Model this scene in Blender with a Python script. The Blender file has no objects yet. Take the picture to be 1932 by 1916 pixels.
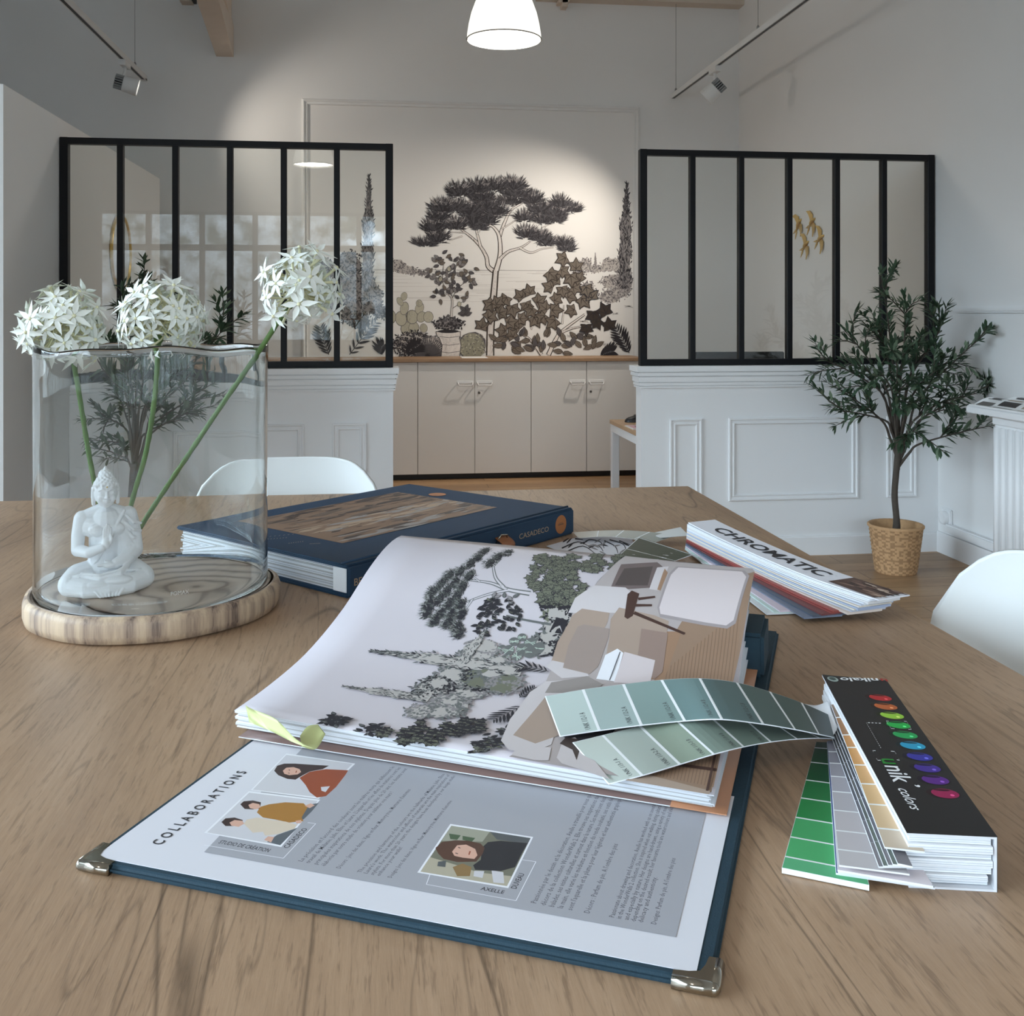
import bpy, bmesh, math, random
from mathutils import Vector, Matrix, Euler, noise as mnoise
R = random.Random(11)
PI = math.pi
sc = bpy.context.scene
COL = sc.collection
# ------------------------------------------------------------------ camera, world, light, exposure
YAW = math.atan(246 / 1935.0)
CA, SA = math.cos(YAW), math.sin(YAW)
F, HX, HY, EYE = 1935.0, 966.0, 590.0, 1.15
cam_d = bpy.data.cameras.new('camera')
cam = bpy.data.objects.new('camera', cam_d)
COL.objects.link(cam)
cam.location = (0, 0, EYE)
cam.rotation_euler = (PI / 2, 0, -YAW)
cam_d.sensor_fit = 'HORIZONTAL'
cam_d.sensor_width = 36
cam_d.lens = 36 * F / 1932
cam_d.shift_y = -(958 - HY) / 1932
cam_d.clip_start = 0.02
sc.camera = cam
sc.view_settings.view_transform = 'Standard'
sc.view_settings.look = 'None'
sc.view_settings.gamma = 1
sc.view_settings.use_curve_mapping = False
sc.view_settings.exposure = 0.08
sc.cycles.max_bounces = 10
sc.cycles.transparent_max_bounces = 16
sc.cycles.transmission_bounces = 8
sc.cycles.glossy_bounces = 4
sc.cycles.diffuse_bounces = 5
sc.cycles.use_denoising = True
sc.cycles.sample_clamp_indirect = 6
sc.cycles.blur_glossy = 0.4

SKY = 17.5
w = bpy.data.worlds.new('garden_sky')
sc.world = w
w.use_nodes = True
nt = w.node_tree
nt.nodes.clear()
def wn(t, **k):
    n = nt.nodes.new(t)
    for a, b in k.items():
        if a in n.inputs: n.inputs[a].default_value = b
        else: setattr(n, a, b)
    return n
tc = wn('ShaderNodeTexCoord')
sp = wn('ShaderNodeSeparateXYZ'); nt.links.new(tc.outputs['Generated'], sp.inputs[0])
n1 = wn('ShaderNodeTexNoise', Scale=5.0, Detail=5.0, Roughness=0.65)
nt.links.new(tc.outputs['Generated'], n1.inputs['Vector'])
m1 = wn('ShaderNodeMath', operation='MULTIPLY_ADD'); nt.links.new(n1.outputs['Fac'], m1.inputs[0]); m1.inputs[1].default_value = 0.9; m1.inputs[2].default_value = -0.31
m2 = wn('ShaderNodeMath', operation='SUBTRACT'); nt.links.new(sp.outputs['Z'], m2.inputs[0]); nt.links.new(m1.outputs[0], m2.inputs[1])
rp = wn('ShaderNodeValToRGB'); nt.links.new(m2.outputs[0], rp.inputs[0])
rp.color_ramp.elements[0].position = 0.0; rp.color_ramp.elements[0].color = (0, 0, 0, 1)
rp.color_ramp.elements[1].position = 0.05; rp.color_ramp.elements[1].color = (1, 1, 1, 1)
n2 = wn('ShaderNodeTexNoise', Scale=55.0, Detail=4.0, Roughness=0.7)
nt.links.new(tc.outputs['Generated'], n2.inputs['Vector'])
r2 = wn('ShaderNodeValToRGB'); nt.links.new(n2.outputs['Fac'], r2.inputs[0])
r2.color_ramp.elements[0].position = 0.38; r2.color_ramp.elements[0].color = (0.03, 0.036, 0.032, 1)
r2.color_ramp.elements[1].position = 0.68; r2.color_ramp.elements[1].color = (0.20, 0.235, 0.275, 1)
mx = wn('ShaderNodeMix', data_type='RGBA'); nt.links.new(rp.outputs[0], mx.inputs['Factor'])
nt.links.new(r2.outputs[0], mx.inputs[6]); mx.inputs[7].default_value = (0.69, 0.84, 1.0, 1)
bg = wn('ShaderNodeBackground', Strength=SKY); nt.links.new(mx.outputs[2], bg.inputs[0])
ow = wn('ShaderNodeOutputWorld'); nt.links.new(bg.outputs[0], ow.inputs[0])

XL, XR, YB, YF, ZC = -4.1, 2.67, 7.45, -4.6, 3.75
WIN = (-3.75, 2.45, 0.75, 2.50)            # window band in the wall behind the viewer
def portal(name, loc, rot, sx, sy):
    d = bpy.data.lights.new(name, 'AREA'); d.shape = 'RECTANGLE'; d.size = sx; d.size_y = sy
    d.cycles.is_portal = True
    o = bpy.data.objects.new(name, d); o.location = loc; o.rotation_euler = rot; COL.objects.link(o)
portal('window_portal', ((WIN[0] + WIN[1]) / 2, YF - 0.12, (WIN[2] + WIN[3]) / 2), (PI / 2, 0, 0), WIN[1] - WIN[0], WIN[3] - WIN[2])

SIDE = (-2.2, 3.5, 0.85, 3.30)            # unseen window band added in the left wall, tall for more side daylight
portal('added_side_portal', (XL - 0.12, (SIDE[0] + SIDE[1]) / 2, (SIDE[2] + SIDE[3]) / 2), (PI / 2, 0, -PI / 2), SIDE[1] - SIDE[0], SIDE[3] - SIDE[2])

# ------------------------------------------------------------------ helpers
def ray(x, y):
    u = (x - HX) / F
    return Vector((u * CA + SA, -u * SA + CA, (HY - y) / F))
E0 = Vector((0, 0, EYE))
def at_z(x, y, z):
    r = ray(x, y); return E0 + r * ((z - EYE) / r.z)
def at_Y(x, y, Y):
    r = ray(x, y); return E0 + r * (Y / r.y)
def at_X(x, y, X):
    r = ray(x, y); return E0 + r * (X / r.x)
def at_t(x, y, t):
    return E0 + ray(x, y) * t
def lin(c):
    c /= 255.0
    return c / 12.92 if c <= 0.04045 else ((c + 0.055) / 1.055) ** 2.4
def C(r, g, b, k=1.0):
    return (lin(r) * k, lin(g) * k, lin(b) * k, 1)
MATS = {}
def nodes_of(name):
    m = bpy.data.materials.new(name); m.use_nodes = True
    return m, m.node_tree, m.node_tree.nodes['Principled BSDF']
def mat(name, col, rough=0.6, metal=0.0, var=0.0, vscale=30.0, bump=0.0, bscale=200.0, spec=0.5, emit=None, estr=1.0, coat=0.0):
    if name in MATS: return MATS[name]
    m, t, b = nodes_of(name)
    b.inputs['Base Color'].default_value = col
    b.inputs['Roughness'].default_value = rough
    b.inputs['Metallic'].default_value = metal
    b.inputs['Specular IOR Level'].default_value = spec
    b.inputs['Coat Weight'].default_value = coat
    L = t.links.new
    if var or bump:
        tc = t.nodes.new('ShaderNodeTexCoord')
    if var:
        n = t.nodes.new('ShaderNodeTexNoise'); n.inputs['Scale'].default_value = vscale; n.inputs['Detail'].default_value = 4
        L(tc.outputs['Object'], n.inputs['Vector'])
        mx = t.nodes.new('ShaderNodeMix'); mx.data_type = 'RGBA'
        mx.inputs[6].default_value = tuple(max(0, c * (1 - var)) for c in col[:3]) + (1,)
        mx.inputs[7].default_value = tuple(min(1, c * (1 + var)) for c in col[:3]) + (1,)
        L(n.outputs['Fac'], mx.inputs['Factor']); L(mx.outputs[2], b.inputs['Base Color'])
    if bump:
        n = t.nodes.new('ShaderNodeTexNoise'); n.inputs['Scale'].default_value = bscale; n.inputs['Detail'].default_value = 3
        L(tc.outputs['Object'], n.inputs['Vector'])
        bp = t.nodes.new('ShaderNodeBump'); bp.inputs['Strength'].default_value = bump; bp.inputs['Distance'].default_value = 0.002
        L(n.outputs['Fac'], bp.inputs['Height']); L(bp.outputs[0], b.inputs['Normal'])
    if emit:
        b.inputs['Emission Color'].default_value = emit; b.inputs['Emission Strength'].default_value = estr
    MATS[name] = m
    return m
def wood(name, dark, mid, light, sx=16.0, sy=1.1, crack=0.5, rough=0.5, axis='Y', seam=0.0, bump=0.15):
    if name in MATS: return MATS[name]
    m, t, b = nodes_of(name); L = t.links.new; N = t.nodes.new
    tc = N('ShaderNodeTexCoord')
    def mp(a, c):
        q = N('ShaderNodeMapping'); s = (a, c, a) if axis == 'Y' else (c, a, a)
        q.inputs['Scale'].default_value = s; L(tc.outputs['Object'], q.inputs['Vector']); return q
    def nz(q, sc_, det, rg=0.6, dist=0.0):
        n = N('ShaderNodeTexNoise'); n.inputs['Scale'].default_value = sc_; n.inputs['Detail'].default_value = det
        n.inputs['Roughness'].default_value = rg; n.inputs['Distortion'].default_value = dist
        L(q.outputs[0], n.inputs['Vector']); return n
    big = nz(mp(sx * 0.35, sy * 0.8), 1.0, 3)
    fib = nz(mp(sx * 12, sy * 9), 1.0, 5, 0.8)
    ad = N('ShaderNodeMath'); ad.operation = 'MULTIPLY_ADD'; L(fib.outputs['Fac'], ad.inputs[0]); ad.inputs[1].default_value = 0.40
    s2 = N('ShaderNodeMath'); s2.operation = 'MULTIPLY_ADD'; L(big.outputs['Fac'], s2.inputs[0]); s2.inputs[1].default_value = 0.62; s2.inputs[2].default_value = -0.03
    L(s2.outputs[0], ad.inputs[2])
    cr = N('ShaderNodeValToRGB'); L(ad.outputs[0], cr.inputs[0])
    e = cr.color_ramp.elements
    e[0].position = 0.22; e[0].color = dark; e[1].position = 0.72; e[1].color = light
    k = e.new(0.47); k.color = mid
    out = cr.outputs[0]
    # fine dark pores
    po = nz(mp(sx * 15, sy * 16), 1.0, 3, 0.8)
    pr_ = N('ShaderNodeMapRange'); L(po.outputs['Fac'], pr_.inputs['Value']); pr_.inputs['From Min'].default_value = .36; pr_.inputs['From Max'].default_value = .46; pr_.inputs['To Min'].default_value = .55 * min(1, crack + .2); pr_.inputs['To Max'].default_value = 0
    pm = N('ShaderNodeMix'); pm.data_type = 'RGBA'; L(pr_.outputs[0], pm.inputs['Factor']); L(out, pm.inputs[6]); pm.inputs[7].default_value = tuple(x * .62 for x in dark[:3]) + (1,)
    out = pm.outputs[2]
    # long dark grain lines: thin level sets of a stretched noise
    for (a, c, width, amt) in ((sx * 0.30, sy * 0.42, 0.0040, crack), (sx * 0.8, sy * 1.0, 0.006, crack * 0.6), (sx * .13, sy * .2, .0016, crack)):
        g = nz(mp(a, c), 1.0, 3, 0.5, 0.25)
        d = N('ShaderNodeMath'); d.operation = 'SUBTRACT'; L(g.outputs['Fac'], d.inputs[0]); d.inputs[1].default_value = 0.5
        ab = N('ShaderNodeMath'); ab.operation = 'ABSOLUTE'; L(d.outputs[0], ab.inputs[0])
        mr = N('ShaderNodeMapRange'); L(ab.outputs[0], mr.inputs['Value'])
        mr.inputs['From Min'].default_value = 0; mr.inputs['From Max'].default_value = width
        mr.inputs['To Min'].default_value = amt; mr.inputs['To Max'].default_value = 0
        msk = nz(mp(sx * 0.6, sy * 2.2), 1.0, 2)
        mm = N('ShaderNodeMapRange'); L(msk.outputs['Fac'], mm.inputs['Value']); mm.inputs['From Min'].default_value = 0.40; mm.inputs['From Max'].default_value = 0.54
        mu = N('ShaderNodeMath'); mu.operation = 'MULTIPLY'; L(mr.outputs[0], mu.inputs[0]); L(mm.outputs[0], mu.inputs[1])
        mx = N('ShaderNodeMix'); mx.data_type = 'RGBA'; L(mu.outputs[0], mx.inputs['Factor']); L(out, mx.inputs[6])
        mx.inputs[7].default_value = tuple(x * 0.3 for x in dark[:3]) + (1,)
        out = mx.outputs[2]
    if seam:
        br = N('ShaderNodeTexBrick'); q = N('ShaderNodeMapping'); q.inputs['Rotation'].default_value = (0, 0, PI / 2 if axis == 'Y' else 0)
        L(tc.outputs['Object'], q.inputs['Vector']); L(q.outputs[0], br.inputs['Vector'])
        br.inputs['Scale'].default_value = 1.0; br.inputs['Brick Width'].default_value = 1.4; br.inputs['Row Height'].default_value = seam
        br.inputs['Mortar Size'].default_value = 0.002; br.inputs['Color1'].default_value = (0.82, 0.82, 0.82, 1); br.inputs['Color2'].default_value = (1.1, 1.08, 1.05, 1)
        br.inputs['Mortar'].default_value = (0.35, 0.3, 0.25, 1)
        mx = N('ShaderNodeMix'); mx.data_type = 'RGBA'; mx.blend_type = 'MULTIPLY'; mx.inputs['Factor'].default_value = 1
        L(out, mx.inputs[6]); L(br.outputs[0], mx.inputs[7]); out = mx.outputs[2]
    L(out, b.inputs['Base Color'])
    b.inputs['Roughness'].default_value = rough
    bp = N('ShaderNodeBump'); bp.inputs['Strength'].default_value = bump; bp.inputs['Distance'].default_value = 0.001
    L(fib.outputs['Fac'], bp.inputs['Height']); L(bp.outputs[0], b.inputs['Normal'])
    MATS[name] = m
    return m
def pane_mat(name, tint=(0.97, 0.985, 0.98, 1)):
    if name in MATS: return MATS[name]
    m = bpy.data.materials.new(name); m.use_nodes = True; t = m.node_tree; t.nodes.clear(); N = t.nodes.new; L = t.links.new
    tr = N('ShaderNodeBsdfTransparent'); tr.inputs[0].default_value = tint
    gl = N('ShaderNodeBsdfGlossy'); gl.inputs['Roughness'].default_value = 0.0
    fr = N('ShaderNodeFresnel'); fr.inputs[0].default_value = 1.5
    mx = N('ShaderNodeMixShader'); L(fr.outputs[0], mx.inputs[0]); L(tr.outputs[0], mx.inputs[1]); L(gl.outputs[0], mx.inputs[2])
    o = N('ShaderNodeOutputMaterial'); L(mx.outputs[0], o.inputs[0])
    MATS[name] = m
    return m

ORG = {}                                   # world origin of every Empty made below
class MB:
    """collects shapes into one mesh"""
    def __init__(s): s.v = []; s.f = []; s.m = []; s.sm = []
    def add(s, vs, fs, m=0, smooth=False):
        o = len(s.v); s.v += [tuple(p) for p in vs]
        for f in fs:
            s.f.append(tuple(i + o for i in f)); s.m.append(m); s.sm.append(smooth)
        return s
    def box(s, a, b, m=0, M=None):
        (x0, y0, z0), (x1, y1, z1) = a, b
        vs = [Vector(p) for p in ((x0, y0, z0), (x1, y0, z0), (x1, y1, z0), (x0, y1, z0), (x0, y0, z1), (x1, y0, z1), (x1, y1, z1), (x0, y1, z1))]
        if M: vs = [M @ p for p in vs]
        return s.add(vs, [(3, 2, 1, 0), (4, 5, 6, 7), (0, 1, 5, 4), (1, 2, 6, 5), (2, 3, 7, 6), (3, 0, 4, 7)], m)
    def rbox(s, a, b, r=0.004, m=0, M=None, seg=2):
        bm = bmesh.new(); bmesh.ops.create_cube(bm, size=1)
        for v in bm.verts:
            v.co = Vector([a[i] + (v.co[i] + 0.5) * (b[i] - a[i]) for i in range(3)])
        bmesh.ops.bevel(bm, geom=bm.edges[:], offset=r, segments=seg, affect='EDGES')
        vs = [(M @ v.co) if M else v.co.copy() for v in bm.verts]
        fs = [[v.index for v in f.verts] for f in bm.faces]
        bm.free(); return s.add(vs, fs, m)
    def tube(s, pts, rad, n=8, m=0, smooth=True, caps=True, flat=None):
        pts = [Vector(p) for p in pts]; k = len(pts)
        rad = rad if isinstance(rad, (list, tuple)) else [rad] * k
        vs = []; up = None
        for i, p in enumerate(pts):
            d = (pts[min(i + 1, k - 1)] - pts[max(i - 1, 0)]).normalized()
            if up is None: up = d.orthogonal().normalized()
            up = (up - d * up.dot(d))
            up = up.normalized() if up.length > 1e-6 else d.orthogonal().normalized()
            sd = d.cross(up)
            for j in range(n):
                a = 2 * PI * j / n
                vs.append(p + (up * math.cos(a) + sd * math.sin(a)) * rad[i])
        fs = [(i * n + j, i * n + (j + 1) % n, (i + 1) * n + (j + 1) % n, (i + 1) * n + j) for i in range(k - 1) for j in range(n)]
        if caps: fs += [tuple(range(n))[::-1], tuple((k - 1) * n + j for j in range(n))]
        return s.add(vs, fs, m, smooth)
    def lathe(s, prof, c=(0, 0, 0), n=32, m=0, smooth=True, M=None, fr=None, close=False):
        vs = []
        for (r, z) in prof:
            for j in range(n):
                a = 2 * PI * j / n; rr = r * (fr(a, z) if fr else 1)
                p = Vector((rr * math.cos(a), rr * math.sin(a), z))
                vs.append((M @ p if M else p) + Vector(c))
        k = len(prof)
        fs = [(i * n + j, i * n + (j + 1) % n, (i + 1) * n + (j + 1) % n, (i + 1) * n + j) for i in range(k - 1) for j in range(n)]
        if close: fs += [((k - 1) * n + j, (k - 1) * n + (j + 1) % n, (j + 1) % n, j) for j in range(n)]
        return s.add(vs, fs, m, smooth)
    def grid(s, fn, nu, nv, m=0, smooth=True, loop=False):
        vs = [fn(i / nu, j / nv) for i in range(nu + 1) for j in range(nv + 1)]
        fs = [(i * (nv + 1) + j, (i + 1) * (nv + 1) + j, (i + 1) * (nv + 1) + j + 1, i * (nv + 1) + j + 1) for i in range(nu) for j in range(nv)]
        return s.add(vs, fs, m, smooth)
    def sphere(s, c, r, n=12, m=0, M=None):
        r = r if isinstance(r, (tuple, list)) else (r, r, r); c = Vector(c)
        vs = [Vector((0, 0, r[2]))]; k = n // 2
        for i in range(1, k):
            t = PI * i / k
            for j in range(n):
                a = 2 * PI * j / n
                vs.append(Vector((r[0] * math.sin(t) * math.cos(a), r[1] * math.sin(t) * math.sin(a), r[2] * math.cos(t))))
        vs.append(Vector((0, 0, -r[2])))
        if M: vs = [M @ p for p in vs]
        vs = [p + c for p in vs]; e = len(vs) - 1
        fs = [(0, 1 + j, 1 + (j + 1) % n) for j in range(n)]
        fs += [(1 + i * n + j, 1 + (i + 1) * n + j, 1 + (i + 1) * n + (j + 1) % n, 1 + i * n + (j + 1) % n) for i in range(k - 2) for j in range(n)]
        fs += [(1 + (k - 2) * n + (j + 1) % n, 1 + (k - 2) * n + j, e) for j in range(n)]
        return s.add(vs, fs, m, True)
    def build(s, name, mats, parent=None, loc=None):
        mats = mats if isinstance(mats, (list, tuple)) else [mats]
        o_ = ORG.get(parent.name, Vector()) if parent else Vector(loc or (0, 0, 0))
        me = bpy.data.meshes.new(name)
        me.from_pydata([tuple(Vector(p) - o_) for p in s.v], [], s.f)
        for q in mats: me.materials.append(q)
        me.polygons.foreach_set('material_index', s.m)
        me.polygons.foreach_set('use_smooth', s.sm)
        me.update()
        o = bpy.data.objects.new(name, me); COL.objects.link(o)
        if parent: o.parent = parent
        else: o.location = o_
        ORG[o.name] = o_
        return o
def outward(o):
    bm = bmesh.new(); bm.from_mesh(o.data); bmesh.ops.recalc_face_normals(bm, faces=bm.faces); bm.to_mesh(o.data); bm.free(); return o
def tag(o, label=None, cat=None, group=None, kind=None):
    if label: o['label'] = label
    if cat: o['category'] = cat
    if group: o['group'] = group
    if kind: o['kind'] = kind
    return o
def thing(name, label, cat, loc, group=None):
    o = bpy.data.objects.new(name, None); COL.objects.link(o); o.location = loc; o.empty_display_size = 0.05
    ORG[o.name] = Vector(loc)
    return tag(o, label, cat, group)
def struct(name, mb, m, parent=None):
    o = mb.build(name, m, parent)
    if not parent: o['kind'] = 'structure'
    return o
def copy_thing(o, parent=None):
    c = o.copy(); COL.objects.link(c)
    if parent: c.parent = parent
    for ch in o.children: copy_thing(ch, c)
    return c

# ---- flat drawing on a surface: shapes in metres on the surface, laid down in order, each a hair above the last
TXT = {}
def text_mesh(s, bold=0.0, res=3, shear=0.0):
    k = (s, bold, res, shear)
    if k not in TXT:
        cu = bpy.data.curves.new('lettering', 'FONT'); cu.body = s; cu.size = 1; cu.resolution_u = res; cu.offset = bold; cu.shear = shear
        ob = bpy.data.objects.new('lettering', cu); COL.objects.link(ob)
        dg = bpy.context.evaluated_depsgraph_get()
        me = bpy.data.meshes.new_from_object(ob.evaluated_get(dg))
        vs = [(v.co.x, v.co.y) for v in me.vertices]; fs = [tuple(p.vertices) for p in me.polygons]
        bpy.data.objects.remove(ob); bpy.data.curves.remove(cu); bpy.data.meshes.remove(me)
        wd = max((v[0] for v in vs), default=1.0)
        TXT[k] = (vs, fs, wd)
    return TXT[k]
class Ink:
    def __init__(s, surf, step=1e-6, base=0.0002):
        s.surf = surf; s.step = step; s.k = 1.0; s.kb = .5; s.off = base; s.mb = MB(); s.mats = []
    def mi(s, m):
        if m not in s.mats: s.mats.append(m)
        return s.mats.index(m)
    def poly(s, pts, m, tri=True):
        s.off += s.step * s.k
        pts = [s.surf(p[0], p[1], s.off) for p in pts]; n = len(pts)
        s.mb.add(pts, [tuple(range(n))], s.mi(m))
    def fan(s, pts, m, c=None):
        s.off += s.step
        if c is None: c = (sum(p[0] for p in pts) / len(pts), sum(p[1] for p in pts) / len(pts))
        vs = [s.surf(c[0], c[1], s.off)] + [s.surf(p[0], p[1], s.off) for p in pts]; n = len(pts)
        s.mb.add(vs, [(0, i + 1, (i + 1) % n + 1) for i in range(n)], s.mi(m))
    def fine(s, pts, m, c, cell=.004, gap=2e-5):
        """a large patch cut into small facets so that it hugs a curved surface"""
        s.off += gap; P = []
        for i, a in enumerate(pts):
            b = pts[(i + 1) % len(pts)]; k = max(1, int(math.hypot(b[0] - a[0], b[1] - a[1]) / cell))
            P += [(a[0] + (b[0] - a[0]) * j / k, a[1] + (b[1] - a[1]) * j / k) for j in range(k)]
        n = len(P); q = max(1, int(max(math.hypot(p[0] - c[0], p[1] - c[1]) for p in P) / cell))
        vs = [s.surf(c[0], c[1], s.off)]
        for r in range(1, q + 1): vs += [s.surf(c[0] + (p[0] - c[0]) * r / q, c[1] + (p[1] - c[1]) * r / q, s.off) for p in P]
        fs = [(0, 1 + i, 1 + (i + 1) % n) for i in range(n)]
        fs += [(1 + r * n + i, 1 + (r + 1) * n + i, 1 + (r + 1) * n + (i + 1) % n, 1 + r * n + (i + 1) % n) for r in range(q - 1) for i in range(n)]
        s.mb.add(vs, fs, s.mi(m))
    def stroke(s, pts, w0, w1, m):
        s.off += s.step; k = len(pts); vs = []
        for i, p in enumerate(pts):
            a, b = pts[max(i - 1, 0)], pts[min(i + 1, k - 1)]
            dx, dy = b[0] - a[0], b[1] - a[1]; l = math.hypot(dx, dy) or 1
            ww = (w0 + (w1 - w0) * i / (k - 1)) / 2; nx, ny = -dy / l * ww, dx / l * ww
            vs += [s.surf(p[0] + nx, p[1] + ny, s.off), s.surf(p[0] - nx, p[1] - ny, s.off)]
        s.mb.add(vs, [(2 * i, 2 * i + 1, 2 * i + 3, 2 * i + 2) for i in range(k - 1)], s.mi(m))
    def text(s, txt, x, y, size, ang, m, bold=0.0, width=None, res=2, shear=0.0):
        vs, fs, wd = text_mesh(txt, bold, res, shear); s.off += s.step
        kx = (width / wd) if width else size; ca, sa = math.cos(ang), math.sin(ang)
        s.mb.add([s.surf(x + vx * kx * ca - vy * size * sa, y + vx * kx * sa + vy * size * ca, s.off) for vx, vy in vs], fs, s.mi(m))
    def quad(s, a, b, c, d, m, n=6):
        """a quad cut into an n x n grid so that it follows a curved surface"""
        s.off += s.step; vs = []
        for i in range(n + 1):
            for j in range(n + 1):
                u, v = i / n, j / n
                x = (a[0] * (1 - u) + b[0] * u) * (1 - v) + (d[0] * (1 - u) + c[0] * u) * v
                y = (a[1] * (1 - u) + b[1] * u) * (1 - v) + (d[1] * (1 - u) + c[1] * u) * v
                vs.append(s.surf(x, y, s.off))
        s.mb.add(vs, [(i * (n + 1) + j, (i + 1) * (n + 1) + j, (i + 1) * (n + 1) + j + 1, i * (n + 1) + j + 1) for i in range(n) for j in range(n)], s.mi(m))
    # -- motifs
    def ell(s, cx, cy, rx, ry, m, ang=0, n=14, jit=0.0):
        ca, sa = math.cos(ang), math.sin(ang); p = []
        for i in range(n):
            a = 2 * PI * i / n; k = 1 + R.uniform(-jit, jit)
            ex, ey = rx * k * math.cos(a), ry * k * math.sin(a); p.append((cx + ex * ca - ey * sa, cy + ex * sa + ey * ca))
        s.fan(p, m, (cx, cy))
    def leaf(s, x, y, ang, ln, wd, fill, edge=None, rib=None):
        ca, sa = math.cos(ang), math.sin(ang)
        def P(k, e): return [(x + (a * ln * k - ln * (k - 1) / 2) * ca - b * wd * e * sa, y + (a * ln * k - ln * (k - 1) / 2) * sa + b * wd * e * ca) for a, b in ((0, 0), (.2, .4), (.5, .5), (.8, .27), (1, 0), (.8, -.27), (.5, -.5), (.2, -.4))]
        if edge: s.poly(P(1.08, 1.28), edge)
        s.poly(P(1, 1), fill)
        if rib: s.stroke([(x, y), (x + ln * .9 * ca, y + ln * .9 * sa)], wd * .1, wd * .04, rib)
    def maple(s, x, y, r, ang, fill, edge):
        for k, mm in ((1.12, edge), (1.0, fill)):
            p = []
            for i, rr in enumerate((1, .56, .88, .50, .70, .36, .26, .36, .70, .50, .88, .56)):
                a = ang + 2 * PI * i / 12
                p.append((x + math.cos(a) * r * (rr * k + (k - 1) * .4), y + math.sin(a) * r * (rr * k + (k - 1) * .4)))
            s.fan(p, mm, (x, y))
        for i in (0, 2, 10):
            a = ang + 2 * PI * i / 12
            s.stroke([(x - math.cos(ang) * r * .2, y - math.sin(ang) * r * .2), (x + math.cos(a) * r * .75, y + math.sin(a) * r * .75)], r * .09, r * .03, edge)
    def pad(s, cx, cy, rx, ry, n, ms, L, up=PI / 2):
        """a cushion of needles that fan out and up"""
        ux, uy = math.cos(up), math.sin(up)
        s.ell(cx, cy, rx * .84, ry * .74, ms[0], up - PI / 2, 16, .12); s.k = s.kb
        for i in range(n):
            a = R.uniform(0, 2 * PI); q = math.sqrt(R.random())
            lx, ly = q * math.cos(a), q * math.sin(a)
            px, py = lx * rx, ly * ry
            d = math.atan2(ly * .8 + .75, lx * 1.2) + R.uniform(-.3, .3)
            l = L * R.uniform(.6, 1.2); w_ = L * .085
            bx, by = px, py; ex, ey = px + l * math.cos(d), py + l * math.sin(d)
            nx, ny = -math.sin(d) * w_, math.cos(d) * w_
            T = lambda a_, b_: (cx + a_ * uy + b_ * ux, cy - a_ * ux + b_ * uy)
            m_ = (ms[2] if R.random() < .75 else ms[1]) if ly > .25 and R.random() < .55 else (ms[1] if R.random() < .55 else ms[0])
            s.poly([T(bx + nx, by + ny), T(bx - nx, by - ny), T(ex, ey)], m_)
        s.k = 1.0
    def scrub(s, cx, cy, rx, ry, n, ms, sz, up=PI / 2):
        """a bush of small curled marks"""
        s.ell(cx, cy, rx * .9, ry * .9, ms[0], up - PI / 2, 18, .14); s.k = s.kb
        ux, uy = math.cos(up), math.sin(up)
        for i in range(n):
            a = R.uniform(0, 2 * PI); q = math.sqrt(R.random()) * 1.05
            lx, ly = q * math.cos(a) * rx, q * math.sin(a) * ry
            x, y = cx + lx * uy + ly * ux, cy - lx * ux + ly * uy
            m_ = ms[1 + (R.random() < .42 + .35 * (a > PI))] if len(ms) > 2 else ms[1]
            s.leaf(x, y, R.uniform(0, 2 * PI), sz * R.uniform(.6, 1.4), sz * .5, m_)
        s.k = 1.0
    def trunk(s, pts, w0, w1, fill, edge, e=1.35):
        s.stroke(pts, w0 * e, w1 * e + (e - 1) * w0 * .2, edge); s.stroke(pts, w0 * .82, w1 * .7, fill)
    def cypress(s, x, y0, x1, y1, wd, ms, n):
        """a column tree from base to tip"""
        dx, dy = x1 - x, y1 - y0; l = math.hypot(dx, dy); ux, uy = dx / l, dy / l
        pr = lambda t: wd * (min(1, (1 - t) * 2.2 + .04)) * (.85 + .15 * math.sin(t * 23))
        pts = []
        for i in range(15): pts.append((i / 14, pr(i / 14) * R.uniform(.8, 1.1)))
        poly = [(x + ux * l * t - uy * q, y0 + uy * l * t + ux * q) for t, q in pts] + [(x + ux * l * t + uy * q * .9, y0 + uy * l * t - ux * q * .9) for t, q in pts[::-1]]
        for i in range(14):
            a, b, c_, d = poly[i], poly[i + 1], poly[-2 - i], poly[-1 - i]
            s.poly([a, b, c_, d], ms[0])
        s.k = s.kb
        for i in range(n):
            t = R.random() ** 1.15; q = pr(t) * R.uniform(-1.08, 1.08)
            m_ = ms[1] if R.random() < .6 else ms[2]
            s.leaf(x + ux * l * t - uy * q, y0 + uy * l * t + ux * q, math.atan2(uy, ux) + R.uniform(-.7, .7), wd * .55, wd * .14, m_)
        s.k = 1.0
    def frond(s, pts, n, ln, m, up=0.9):
        k = len(pts) - 1
        s.stroke(pts, ln * .05, ln * .02, m)
        for i in range(n):
            t = (i + .5) / n * k; j = min(int(t), k - 1); f = t - j
            x = pts[j][0] * (1 - f) + pts[j + 1][0] * f; y = pts[j][1] * (1 - f) + pts[j + 1][1] * f
            a = math.atan2(pts[j + 1][1] - pts[j][1], pts[j + 1][0] - pts[j][0])
            q = ln * (1 - .55 * abs(2 * i / n - .8))
            s.leaf(x, y, a + up, q, q * .2, m); s.leaf(x, y, a - up, q, q * .2, m)
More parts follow.
